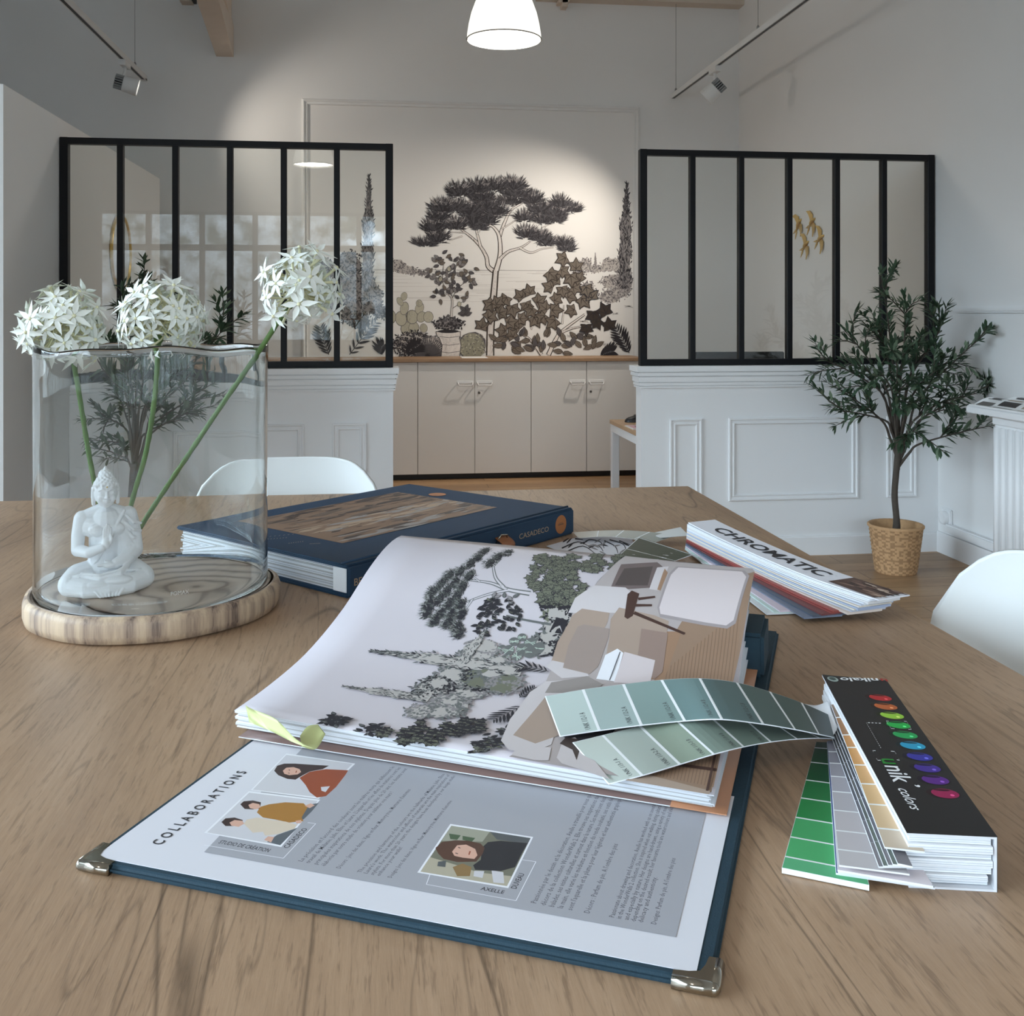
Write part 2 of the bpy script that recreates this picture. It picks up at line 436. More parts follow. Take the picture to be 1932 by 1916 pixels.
def smooth_line(pts, n=6):
    """Catmull-Rom through pts"""
    P = [pts[0]] + list(pts) + [pts[-1]]; out = []
    for i in range(1, len(P) - 2):
        for k in range(n):
            t = k / n
            out.append(tuple(0.5 * ((2 * P[i][c]) + (-P[i - 1][c] + P[i + 1][c]) * t + (2 * P[i - 1][c] - 5 * P[i][c] + 4 * P[i + 1][c] - P[i + 2][c]) * t * t + (-P[i - 1][c] + 3 * P[i][c] - 3 * P[i + 1][c] + P[i + 2][c]) * t ** 3) for c in range(len(pts[0]))))
    out.append(tuple(pts[-1])); return out
# ------------------------------------------------------------------ the room
PAINT = mat('wall_paint', (0.80, 0.795, 0.785, 1), 0.75, var=0.015, vscale=3, bump=0.12, bscale=260, spec=0.3)
TRIM = mat('trim_paint', (0.82, 0.82, 0.82, 1), 0.5, spec=0.35)
FLOORW = wood('floor_oak', C(120, 92, 66), C(168, 134, 100), C(196, 164, 128), 14, 1.0, 0.4, 0.45, 'X', seam=0.14)
struct('floor', MB().box((XL - .1, YF - .2, -.12), (XR + .1, YB + .1, 0)), FLOORW)
struct('ceiling', MB().box((XL - .1, YF - .2, ZC), (XR + .1, YB + .1, ZC + .1)), PAINT)
struct('wall_back', MB().box((XL - .1, YB, 0), (XR + .1, YB + .1, ZC)), PAINT)
struct('wall_right', MB().box((XR, YF - .2, 0), (XR + .1, YB, ZC)), PAINT)
m = MB()
m.box((XL - .1, YF - .2, 0), (XL, YB, SIDE[2])); m.box((XL - .1, YF - .2, SIDE[3]), (XL, YB, ZC)); m.box((XL - .1, YF - .2, SIDE[2]), (XL, SIDE[0], SIDE[3])); m.box((XL - .1, SIDE[1], SIDE[2]), (XL, YB, SIDE[3]))
struct('wall_left', m, PAINT)
m = MB()
m.box((XL, YF - .2, 0), (XR, YF, WIN[2])); m.box((XL, YF - .2, WIN[3]), (XR, YF, ZC))
m.box((XL, YF - .2, WIN[2]), (WIN[0], YF, WIN[3])); m.box((WIN[1], YF - .2, WIN[2]), (XR, YF, WIN[3]))
struct('wall_front', m, PAINT)
# window band behind the viewer: frame, transom, mullions
wroot = bpy.data.objects.new('window_1', None); COL.objects.link(wroot); wroot['kind'] = 'structure'; wroot.location = (WIN[0], YF - .1, WIN[2]); ORG['window_1'] = Vector(wroot.location)
DARKM = mat('window_frame_paint', C(150, 152, 155), 0.5)
m = MB(); ncol = 9; cw = (WIN[1] - WIN[0]) / ncol
for i in range(ncol + 1):
    x = WIN[0] + i * cw; m.box((x - .035, YF - .13, WIN[2]), (x + .035, YF - .06, WIN[3]))
for z in (WIN[2], 2.02, WIN[3]):
    m.box((WIN[0], YF - .13, z - .04), (WIN[1], YF - .06, z + .04))
m.build('window_frame', DARKM, wroot)
m = MB()
for i in range(ncol):
    m.box((WIN[0] + i * cw, YF - .1, WIN[2]), (WIN[0] + (i + 1) * cw, YF - .094, WIN[3]))
m.build('window_glass', pane_mat('window_glass'), wroot)
wroot = bpy.data.objects.new('added_side_window', None); COL.objects.link(wroot); wroot['kind'] = 'structure'; wroot.location = (XL, SIDE[0], SIDE[2]); ORG['added_side_window'] = Vector(wroot.location)  # added window out of view, lets in daylight from the left
m = MB(); n_ = 5; cw = (SIDE[1] - SIDE[0]) / n_
for i in range(n_ + 1):
    y = SIDE[0] + i * cw; m.box((XL - .08, y - .035, SIDE[2]), (XL - .02, y + .035, SIDE[3]))
for z in (SIDE[2], SIDE[3]): m.box((XL - .08, SIDE[0], z - .04), (XL - .02, SIDE[1], z + .04))
m.build('window_frame', DARKM, wroot)
m = MB()
for i in range(n_): m.box((XL - .056, SIDE[0] + i * cw, SIDE[2]), (XL - .05, SIDE[0] + (i + 1) * cw, SIDE[3]))
m.build('window_glass', pane_mat('window_glass'), wroot)
# boxed-in room on the left
AX = -1.395
struct('wall_alcove', MB().box((XL, 4.02, 0), (AX, 6.73, 2.0)), PAINT)
# low panelled walls
YW0, YW1 = 4.66, 4.76
def frame_rect(m, x0, x1, z0, z1, Y):
    """mitred picture-frame moulding standing off a wall facing -Y"""
    pr = ((0, 0), (0, .008), (.003, .011), (.008, .011), (.011, .006), (.020, .005), (.023, .009), (.027, .009), (.030, .005), (.030, 0))
    vs = []
    for d, h in pr:
        vs += [(x0 + d, Y - h, z0 + d), (x1 - d, Y - h, z0 + d), (x1 - d, Y - h, z1 - d), (x0 + d, Y - h, z1 - d)]
    m.add(vs, [(4 * i + j, 4 * i + (j + 1) % 4, 4 * i + 4 + (j + 1) % 4, 4 * i + 4 + j) for i in range(len(pr) - 1) for j in range(4)])
def low_wall(side, x0, x1, panels, open_left):
    struct('wall_divider_' + side, MB().box((x0, YW0, 0), (x1, YW1, .83)), TRIM)
    m = MB()
    for z0, z1, e in ((.800, .808, .014), (.808, .811, .006), (.811, .824, .018), (.824, .828, .010), (.828, .852, .024), (.852, .856, .014), (.856, .872, .034), (.872, .876, .022), (.876, .902, .042)):
        e *= .62; a, b = (x0 - e, x1) if open_left else (x0, x1 + e)
        m.box((a, YW0 - e, z0), (b, YW1 + e, z1))
    struct('trim_cornice_' + side, m, TRIM)
    m = MB(); m.box((x0, YW0 - .012, 0), (x1, YW0, .085)); m.box((x0, YW0 - .008, .085), (x1, YW0, .092))
    struct('baseboard_' + side, m, TRIM)
    m = MB()
    for a, b in panels: frame_rect(m, a, b, .265, .655, YW0)
    struct('trim_panels_' + side, m, TRIM)
px = lambda x, y=800: at_Y(x, y, YW0).x
low_wall('left', AX + .002, .0515, [(px(627), px(692)), (px(330), px(574)), (px(205), px(270))], False)
low_wall('right', 1.199, XR, [(px(1263), px(1324)), (px(1374), px(1618)), (px(1672), px(1728))], True)
m = MB(); y1 = YW0 - .012
m.box((XR - .014, YF, 0), (XR, y1, .10)); struct('baseboard_wall', m, TRIM)
m = MB(); m.rbox((XR - .035, 1.6, .115), (XR, y1 - .10, .155), .006); struct('trim_cable_trunking', m, TRIM)
m = MB(); m.box((XR - .012, YF, 1.150), (XR, 4.50, 1.160)); m.box((XR - .018, YF, 1.158), (XR, 4.50, 1.172)); m.box((XR - .012, YF, 1.17), (XR, 4.50, 1.182)); struct('trim_chair_rail', m, TRIM)
# ceiling joists that run into the back wall
BEAM = mat('beam_paint', C(214, 200, 186, .95), 0.7, var=0.06, vscale=9)
p = at_Y(424, 106, YB)
def joist(name, x0, x1, z0, z1, y0=2.6):
    struct(name, MB().box((x0, y0, z0), (x1, YB, z1)), BEAM)
def beam_px(name, lt, lb, rt, rb, h):
    """a joist whose underside shows between two sloping picture edges"""
    a, b = at_Y(lb[0], lb[1], YB), at_Y(rb[0], rb[1], YB)
    w_ = b.x - a.x; zz = (a.z + b.z) / 2
    Yn = 5.2
    na = at_Y(lt[0], lt[1], Yn)
    M = []
    xs = na.x; zn = na.z
    vs = [(a.x, YB, zz), (b.x, YB, zz), (b.x, YB, zz + h), (a.x, YB, zz + h), (xs, Yn, zn), (xs + w_, Yn, zn), (xs + w_, Yn, zn + h), (xs, Yn, zn + h)]
    o = MB().add(vs, [(0, 1, 2, 3), (7, 6, 5, 4), (0, 4, 5, 1), (1, 5, 6, 2), (2, 6, 7, 3), (3, 7, 4, 0)]).build(name, BEAM)
    o['kind'] = 'structure'; outward(o)
beam_px('trim_beam', (350, -60), (408, 107), (400, -60), (441, 107), .22)
beam_px('trim_rafter', (396, -60), (425, 50), (410, -60), (437, 46), .2)
a, b = at_Y(1010, 3, YB), at_Y(1421, 8, YB)
struct('trim_wall_beam', MB().box((a.x, YB - .12, a.z), (XR, YB, a.z + .16)), BEAM)
a = at_Y(1062, 12, YB)
struct('trim_bracket', MB().box((a.x - .02, YB - .1, a.z - .03), (a.x + .02, YB, a.z + .04)).box((a.x - .05, YB - .1, a.z), (a.x + .03, YB, a.z + .02)), BEAM)
a = at_Y(355, 10, YB)
struct('trim_block', MB().box((a.x - .04, YB - .1, a.z), (a.x + .04, YB, a.z + .2)), BEAM)
a = at_Y(366, 8, YB)
struct('trim_plate', MB().box((a.x - .015, YB - .12, a.z), (a.x + .02, YB - .002, a.z + .2)), mat('black_iron', C(25, 25, 26), 0.5))

# ------------------------------------------------------------------ wall mural and its moulding
mc = lambda x, y: (lambda q: (q.x, q.z))(at_Y(x, y, YB - .006))
mz = lambda x, y: mc(640 + x / 3.09, 300 + y / 3.09)
MX0, MX1 = mc(581, 400)[0], mc(1195, 400)[0]
MZ1 = mc(880, 205)[1]; MZ0 = 0.80
m = MB(); x0, x1, z1 = MX0 - .045, MX1 + .045, MZ1 + .045; vs = []
for d, h in ((0, 0), (0, .012), (.006, .016), (.010, .026), (.018, .028), (.024, .018), (.034, .014), (.038, .022), (.043, .020), (.045, .008)):
    vs += [(x0 + d, YB - h, MZ0), (x0 + d, YB - h, z1 - d), (x1 - d, YB - h, z1 - d), (x1 - d, YB - h, MZ0)]
m.add(vs, [(4 * i + j, 4 * i + j + 1, 4 * i + 5 + j, 4 * i + 4 + j) for i in range(9) for j in range(3)])
struct('trim_mural_frame', m, PAINT)
PAPER = mat('mural_paper', (0.80, 0.785, 0.765, 1), 0.7, spec=0.2)
KD, KM, KL = (mat('ink_dark', C(52, 50, 54), 0.7, spec=.2), mat('ink_mid', C(96, 93, 96), 0.7, spec=.2), mat('ink_light', C(142, 137, 137), 0.7, spec=.2))
KP = mat('ink_pale', C(182, 176, 172), 0.7, spec=.2)
LB, LE = mat('ink_leaf_brown', C(122, 113, 104), 0.7, spec=.2), mat('ink_leaf_edge', C(66, 58, 54), 0.7, spec=.2)
SG, SGL = mat('ink_sage', C(150, 148, 132), 0.7, spec=.2), mat('ink_sage_light', C(186, 182, 165), 0.7, spec=.2)
KW = mat('ink_white', C(226, 220, 216), 0.7, spec=.2)
g = Ink(lambda x, y, o: Vector((x, YB - .008 - o, y)), 6e-7)
g.off = 0.0
S1 = mz(1, 0)[0] - mz(0, 0)[0]                       # one picture unit on the wall
Z = lambda *pp: [mz(*q) for q in pp]
bg_ = [(MX0, MZ0), (MX1, MZ0), (MX1, MZ1), (MX0, MZ1)]
g.poly(bg_, PAPER)
def E(cx, cy, rx, ry, m_, **k): g.ell(*mz(cx, cy), rx * S1, ry * S1, m_, **k)
def SCR(cx, cy, rx, ry, n, ms, sz): g.scrub(*mz(cx, cy), rx * S1, ry * S1, n, ms, sz * S1)
# sea, far shores
for i in range(70):
    y = 645 + 190 * (i / 70) ** 1.5; x = R.uniform(-180, 1150); l = R.uniform(60, 420)
    g.stroke(Z((x, y), (min(x + l, 1480), y + R.uniform(-2, 2))), 1.4 * S1, .8 * S1, KP)
g.stroke(Z((-180, 640), (1210, 650)), 2.5 * S1, 2.5 * S1, KL)
for (x, y, a, b_) in ((330, 620, 60, 40), (390, 645, 60, 28), (450, 660, 55, 14), (500, 668, 30, 8)): SCR(x, y, a, b_, 60, (KP, KM, KL), 12)
for (x, y, a, b_) in ((1440, 615, 38, 40), (1500, 640, 60, 24), (1400, 665, 40, 18), (1580, 615, 60, 45), (1640, 620, 50, 60)): SCR(x, y, a, b_, 70, (KP, KM, KL), 12)
g.cypress(*mz(1495, 640), *mz(1492, 542), 9 * S1, (KL, KM, KD), 40)
# right cypress and shrubs
for (x, y, a, b_) in ((1660, 700, 50, 120), (1600, 715, 85, 45), (1580, 800, 70, 42), (1640, 760, 60, 50), (1450, 770, 50, 60)): SCR(x, y, a, b_, 150, (KP, KM, KL), 13)
g.cypress(*mz(1662, 760), *mz(1676, 145), 44 * S1, (KL, KM, KD), 420)
# left cypress, shrubs
for (x, y, a, b_) in ((-90, 640, 90, 60), (-60, 760, 120, 120), (60, 620, 70, 90), (80, 760, 75, 120), (170, 800, 90, 110), (90, 900, 90, 80), (240, 890, 50, 40)): SCR(x, y, a, b_, 170, (KL, KM, KD), 15)
g.cypress(*mz(165, 780), *mz(174, 95), 40 * S1, (KL, KM, KD), 420)
SCR(120, 940, 60, 55, 120, (LE, LB, KD), 12)
# prickly pear
for (x, y, a, b_, r_) in ((400, 990, 40, 42, 0), (360, 930, 32, 42, .2), (380, 870, 24, 38, -.2), (355, 830, 16, 26, .5), (378, 800, 18, 24, -.2), (435, 985, 30, 36, 0), (425, 920, 34, 40, .1), (468, 870, 24, 34, -.3), (466, 840, 18, 20, 0), (480, 920, 26, 32, -.5), (520, 920, 28, 32, 0), (492, 985, 22, 26, .2), (300, 920, 30, 40, 0)):
    E(x, y, a * 1.08, b_ * 1.08, KM, ang=r_); E(x, y, a, b_, SGL, ang=r_)
    for k in range(7): g.leaf(*mz(x + R.uniform(-.6, .6) * a, y + R.uniform(-.6, .6) * b_), R.uniform(0, 3), 5 * S1, 2 * S1, KL)
# pine
def TR(pp, w0, w1): g.trunk(smooth_line(Z(*pp), 5), w0 * S1, w1 * S1, KW, LE, 1.22)
TR(((935, 450), (960, 380), (1000, 300), (1070, 255)), 20, 8)
TR(((945, 410), (1040, 350)), 9, 5); TR(((1010, 300), (1020, 230)), 9, 5)
TR(((905, 655), (868, 625), (858, 570), (820, 505), (770, 455), (710, 410)), 26, 9)
TR(((822, 505), (800, 420), (780, 380)), 16, 6); TR(((735, 430), (640, 425)), 8, 4); TR(((720, 448), (640, 475)), 8, 4); TR(((800, 450), (830, 400)), 7, 4)
TR(((912, 660), (938, 560), (932, 450), (900, 398), (870, 385)), 30, 8)
TR(((935, 585), (985, 540), (1060, 515), (1115, 478)), 20, 7); TR(((1050, 515), (1115, 545), (1180, 524), (1250, 515)), 13, 5); TR(((1180, 400), (1240, 375)), 6, 4)
TR(((880, 1145), (882, 1000), (895, 850), (905, 740), (912, 650)), 42, 30)
NP = (KD, mat('ink_needle', C(78, 76, 80), 0.7, spec=.2), KL)
for (x, y, a, b_) in ((500, 492, 78, 22), (1330, 520, 48, 22), (1310, 487, 60, 24), (1350, 290, 74, 24), (1210, 480, 52, 36), (1170, 450, 62, 36), (1090, 432, 66, 46), (1270, 345, 52, 36), (1190, 350, 62, 42), (1075, 338, 60, 34),
                      (1260, 310, 84, 40), (1290, 255, 64, 36), (1170, 285, 72, 42), (575, 455, 66, 46), (820, 392, 52, 28), (870, 345, 62, 50), (780, 345, 74, 60), (680, 382, 62, 40), (550, 392, 78, 46), (990, 245, 74, 36), (910, 300, 84, 46), (860, 262, 64, 40), (760, 292, 84, 50), (680, 275, 74, 42), (580, 332, 64, 36), (600, 280, 78, 46),
                      (1130, 232, 64, 42), (1030, 195, 94, 42), (830, 218, 84, 42), (1010, 150, 84, 46), (900, 155, 80, 42), (800, 165, 84, 48), (695, 185, 72, 50)):
    g.pad(*mz(x, y), a * S1 * .92, b_ * S1 * .85, int(90 + a * .9), NP, 40 * S1)
# potted citrus
TR(((645, 1000), (655, 900), (657, 810), (620, 780)), 14, 6)
for q in ((657, 810, 700, 740), (657, 800, 640, 700), (640, 790, 560, 640), (690, 750, 760, 700), (655, 720, 690, 600), (600, 720, 610, 590), (660, 870, 720, 830)):
    g.stroke(Z(q[:2], q[2:]), 4 * S1, 2 * S1, LE)
for i in range(105):
    a = R.uniform(0, 2 * PI); q = math.sqrt(R.random()); x, y = 655 + 145 * q * math.cos(a), 695 + 155 * q * math.sin(a)
    if 790 < y and abs(x - 650) < 45: continue
    g.leaf(*mz(x, y), R.uniform(0, 2 * PI), 36 * S1, 17 * S1, (KM, LB, KL)[i % 3], KD, KD)
for (x, y) in ((700, 845), (590, 700), (640, 640)): E(x, y, 12, 16, KD); E(x, y, 10, 14, SGL)
# ground planting
SCR(440, 1080, 130, 75, 420, (KP, KM, KD), 17); SCR(560, 1090, 80, 60, 200, (KP, KM, KL), 13); SCR(640, 960, 90, 40, 160, (KL, KM, KD), 18)
E(775, 1090, 85, 85, KM, jit=.06); E(775, 1092, 80, 80, SG, jit=.06)
for i in range(80): g.leaf(*mz(775 + R.uniform(-75, 75), 1095 + R.uniform(-70, 50)), R.uniform(0, 3), 14 * S1, 5 * S1, KM if i % 2 else SGL)
for i in range(26):
    a = PI * (i + .5) / 26; g.leaf(*mz(520, 1150), a, 110 * S1, 8 * S1, KM, KD)
for i in range(9): g.leaf(*mz(735, 910 - (i % 3) * 12), .4 + i * .4, 44 * S1, 20 * S1, KM, KD, KD)
# pot
P_ = lambda k: Z((566 - k, 1008 - k), (704 + k, 1008 - k), (704 + k, 1030), (698 + k, 1040), (708 + k, 1085), (700 + k, 1148), (596 - k, 1148), (602 - k, 1085), (584 - k, 1040), (572 - k, 1030))
g.fan(P_(4), KD); g.fan(P_(0), KW)
for y in (1034, 1078, 1122): g.stroke(Z((584, y), (640, y + 7), (702, y - 2)), 3 * S1, 3 * S1, KM)
for i in range(16): g.stroke(Z((598 + i * 1.5, 1045 + i * 6), (625 + i, 1050 + i * 6)), 1.6 * S1, .6 * S1, KL)
E(635, 1004, 64, 10, KD)
# big-leaved shrub
TR(((1180, 1140), (1120, 1060), (1050, 1005)), 18, 10); TR(((1220, 1140), (1262, 1050), (1300, 1000), (1430, 905)), 26, 9); TR(((1285, 1015), (1360, 985), (1460, 968)), 14, 5); TR(((1300, 960), (1310, 850)), 9, 5); TR(((1120, 990), (1150, 900)), 8, 5)
for i in range(46):
    x = R.choice((930, 1000, 1060, 1140, 1300, 1370, 1440, 1490, 1200)) + R.uniform(-30, 30); y = R.uniform(1030, 1130)
    g.leaf(*mz(x, y), R.uniform(-.4, PI + .4), 62 * S1, 26 * S1, LB if i % 3 else KM, LE, LE)
for i, (x, y) in enumerate(((830, 975), (875, 920), (885, 845), (970, 815), (1040, 980), (920, 840), (960, 1000), (1010, 1030), (990, 950), (940, 895), (1010, 870), (1060, 930), (1090, 850), (1060, 800), (1110, 775), (1140, 930), (1120, 880), (1160, 830), (1200, 870), (1190, 920), (1250, 945), (1250, 880), (1260, 820), (1230, 745), (1360, 880), (1340, 800), (1300, 760), (1270, 700), (1230, 668), (1420, 820), (1470, 800), (1440, 755), (1370, 750), (1400, 700), (1350, 690), (1300, 650), (1380, 630), (1310, 580), (1480, 905), (1550, 890), (1500, 950), (1440, 980), (1575, 975))):
    g.maple(*mz(x, y), 54 * S1 * R.uniform(.9, 1.12), R.uniform(0, 6.28), LE if 1430 < x and y > 880 else LB, LE if x < 1430 else KD)
# palm fronds in the corners
for pp in (((1690, 1130), (1655, 1060), (1612, 985)), ((60, 1140), (120, 1060), (160, 1000), (215, 950)), ((-60, 1140), (-90, 1060), (-110, 980)), ((390, 1140), (420, 1110), (470, 1080)), ((1520, 1146), (1560, 1128), (1600, 1120)), ((250, 1140), (245, 1110), (262, 1080))):
    g.frond(smooth_line(Z(*pp), 4), 9, 92 * S1, KD, .75)
for (x, y) in ((1600, 900), (1350, 1030), (1320, 1060), (1560, 1080), (1690, 860), (1430, 945)):
    for k in range(7): g.stroke(Z((x + R.uniform(-30, 30), y + R.uniform(-8, 8)), (x + R.uniform(-30, 30), y + R.uniform(-8, 8))), 1.6 * S1, .8 * S1, LE)
lo = MZ0
mb = g.mb
# keep the drawing inside the paper
mb.v = [(min(max(x, MX0), MX1), y, max(z, MZ0)) for x, y, z in mb.v]
o = mb.build('wall_mural', g.mats, None, (MX0, YB, MZ0))
tag(o, 'black and white wall mural of a pine tree and garden plants by the sea', 'mural')

# ------------------------------------------------------------------ cupboards under the mural
CAB = mat('cabinet_white', (0.78, 0.765, 0.745, 1), 0.45, var=0.01, vscale=4, spec=.4)
BLK = mat('black_plastic', C(28, 28, 30), 0.4)
CT = wood('counter_oak', C(120, 92, 70), C(160, 128, 98), C(185, 152, 120), 10, .9, .3, .45, 'X')
YC = 7.06; c0 = at_Y(788, 800, YC).x; c1 = at_Y(1002, 800, YC).x; CW = c1 - c0
GAP = mat('cabinet_gap', C(70, 66, 64), 0.7)
HW = mat('handle_white', (0.82, 0.82, 0.82, 1), 0.35)
LOCK = mat('lock_metal', C(120, 118, 115), 0.3, 0.9)
clab = {-2: 'white two-door cupboard farthest along the counter behind the low panelled wall', -1: 'white cupboard whose right door shows beside the low panelled wall', 0: 'white two-door cupboard centred under the pine tree mural', 1: 'white two-door cupboard partly behind the small white-legged desk'}
for k in (-2, -1, 0, 1):
    x0 = c0 + k * CW; x1 = x0 + CW
    t = thing('cabinet', clab[k], 'cupboard', (x0, YC, 0), 'white cupboards under the mural')
    m = MB(); m.box((x0 + .001, YC + .019, .04), (x1 - .001, YB - .002, .812)); m.build('body', GAP if False else CAB, t)
    MB().box((x0, YC + .05, 0), (x1, YB - .02, .04)).build('plinth', BLK, t)
    for s in (0, 1):
        a = x0 + s * CW / 2 + .002; b_ = a + CW / 2 - .004
        d = MB().rbox((a, YC, .042), (b_, YC + .018, .810), .001, 0, None, 1).build('door', CAB, t)
        hx = b_ - .065 if s == 0 else a + .065; hz = at_Y(875, 722, YC).z
        m = MB(); m.rbox((hx - .055, YC - .004, hz - .006), (hx + .055, YC, hz + .006 + .008), .001, 0, None, 1)
        m.tube([(hx - .05, YC - .002, hz), (hx - .05, YC - .028, hz), (hx - .045, YC - .032, hz - .016), (hx + .045, YC - .032, hz - .016), (hx + .05, YC - .028, hz), (hx + .05, YC - .002, hz)], .0045, 8)
        m.build('handle', HW, d)
        if s == 1:
            lx, lz = a + .028, hz - .068
            m = MB(); m.lathe([(0, -.004), (.006, -.004), (.009, -.002), (.009, .001)], (lx, YC, lz), 14, 0, True, Matrix.Rotation(PI / 2, 4, 'X').inverted())
            m.box((lx - .001, YC - .0046, lz - .005), (lx + .001, YC - .0038, lz + .005), 1)
            m.build('lock', [LOCK, BLK], d)
o = MB().rbox((c0 - 2 * CW, YC - .02, .812), (c0 + 2 * CW + .02, YB - .03, .836), .002, 0, None, 1).build('countertop', CT, None, (c0, YC, .812))
tag(o, 'long thin oak worktop lying across all the white cupboards', 'worktop')
q = at_Y(895, 670, YC + .1)
o = MB().box((q.x - .09, YC + .03, .836), (q.x + .09, YC + .26, .838)).build('paper_sheet', mat('paper_white', (0.82, 0.82, 0.82, 1), .6), None, (q.x, YC + .1, .836))
tag(o, 'sheet of white paper lying on the oak worktop below the painted pot', 'paper')

# ------------------------------------------------------------------ glazed black screens on the low walls
IRON = mat('black_frame', C(15, 16, 20), 0.45, spec=.25)
PANE = pane_mat('screen_glass')
def screen(side, x0, x1, lab):
    z0, z1 = .902, 1.917; Y0, Y1 = 4.68, 4.72; fw = .034; mw = .026
    t = thing('glass_partition', lab, 'glass partition', (x0, 4.70, z0), 'black framed glass partitions')
    m = MB(); m.rbox((x0, Y0, z0), (x0 + fw, Y1, z1), .002, seg=1); m.rbox((x1 - fw, Y0, z0), (x1, Y1, z1), .002, seg=1)
    m.box((x0 + fw - .001, Y0 + .001, z0 + .001), (x1 - fw + .001, Y1 - .001, z0 + .03)); m.box((x0 + fw - .001, Y0 + .001, z1 - fw * .85), (x1 - fw + .001, Y1 - .001, z1 - .001))
    m.build('frame', IRON, t)
    st = (x1 - x0 - fw) / 6
    for i in range(1, 6):
        xx = x0 + fw / 2 + i * st
        MB().rbox((xx - mw / 2, Y0 + .002, z0 + .02), (xx + mw / 2, Y1 - .002, z1 - .02), .002, seg=1).build('mullion', IRON, t)
    for i in range(6):
        a = x0 + fw / 2 + i * st
        MB().box((a + .012, 4.697, z0 + .027), (a + st - .012, 4.703, z1 - .026)).build('glass_pane', PANE, t)
screen('left', -1.392, .0515, 'black six-pane glass partition above the panelled wall with the white flowers before it')
screen('right', 1.199, 2.664, 'black six-pane glass partition standing behind the potted olive tree')

# ------------------------------------------------------------------ desk, screen, mouse behind the right low wall
WOODL = wood('desk_oak', C(150, 118, 88), C(190, 155, 120), C(208, 176, 142), 10, .9, .25, .45, 'X')
DX, DYF, DYN, DZ = 1.215, 5.40, 4.80, .578
t = thing('desk', 'small desk with light oak top and white metal legs beside the cupboards', 'desk', (1.7, 5.1, 0))
MB().rbox((DX, DYN, DZ - .022), (2.45, DYF, DZ), .002, seg=1).build('desktop', WOODL, t)
for xx in (DX + .004, 2.405):
    for yy in (DYN + .004, DYF - .044):
        MB().rbox((xx, yy, 0), (xx + .04, yy + .04, DZ - .062), .002, seg=1).build('leg', TRIM, t)
m = MB()
m.box((DX + .004, DYN + .004, DZ - .062), (DX + .044, DYF - .004, DZ - .022)); m.box((2.405, DYN + .004, DZ - .062), (2.445, DYF - .004, DZ - .022))
m.box((DX + .044, DYF - .044, DZ - .062), (2.405, DYF - .004, DZ - .022)); m.box((DX + .044, DYN + .004, DZ - .062), (2.405, DYN + .044, DZ - .022))
m.build('rail', TRIM, t)
q = at_z(1189, 796, DZ)
t = thing('computer_mouse', 'black computer mouse lying on the corner of the small oak desk', 'mouse', (q.x + .03, q.y, DZ))
cx, cy = q.x + .03, q.y
m = MB(); m.grid(lambda u, v: Vector((cx + .06 * math.cos(2 * PI * u) * math.cos(v * PI / 2) ** .6, cy + .034 * math.sin(2 * PI * u) * math.cos(v * PI / 2) ** .6, DZ + .036 * math.sin(v * PI / 2) * (1 + .2 * math.cos(2 * PI * u)))), 24, 8)
m.build('mouse_body', BLK, t)
MB().rbox((cx - .012, cy - .004, DZ + .034), (cx + .02, cy + .004, DZ + .0395), .002).build('scroll_wheel', LOCK, t)
q = at_z(1196, 806, DZ)
g = Ink(lambda x, y, o: Vector((x, y, DZ + .004 + o)), 2e-5)
m0 = g.mi(mat('leaflet_pink', C(214, 168, 178), .5)); g.mi(PAPER)
g.mb.box((q.x - .03, q.y - .10, DZ), (q.x + .17, q.y + .07, DZ + .004), 1)
g.poly([(q.x - .02, q.y - .09), (q.x + .16, q.y - .09), (q.x + .16, q.y + .06), (q.x - .02, q.y + .06)], mat('leaflet_pink', (0, 0, 0, 1)))
g.poly([(q.x, q.y - .04), (q.x + .08, q.y - .03), (q.x + .07, q.y + .03), (q.x + .01, q.y + .03)], mat('leaflet_plum', C(120, 70, 96), .5))
tag(g.mb.build('leaflet', g.mats, None, (q.x, q.y, DZ)), 'pink printed leaflet lying in front of the black mouse on the desk', 'leaflet')
a, b = at_Y(1313, 664, 5.22), at_Y(1480, 664, 5.22)
t = thing('computer_monitor', 'black computer monitor whose top edge shows behind the glass over the low wall', 'monitor', ((a.x + b.x) / 2, 5.24, DZ))
MB().rbox((a.x, 5.22, a.z - .29), (b.x, 5.255, a.z), .004).build('screen_housing', BLK, t)
MB().box((a.x + .012, 5.2555, a.z - .278), (b.x - .012, 5.2565, a.z - .012)).build('display', mat('display_black', C(12, 12, 14), .15), t)
mxx = (a.x + b.x) / 2
m = MB().rbox((mxx - .03, 5.205, DZ + .012), (mxx + .03, 5.22, a.z - .1), .003); m.rbox((mxx - .11, 5.13, DZ), (mxx + .11, 5.31, DZ + .012), .004)
m.build('stand', BLK, t)

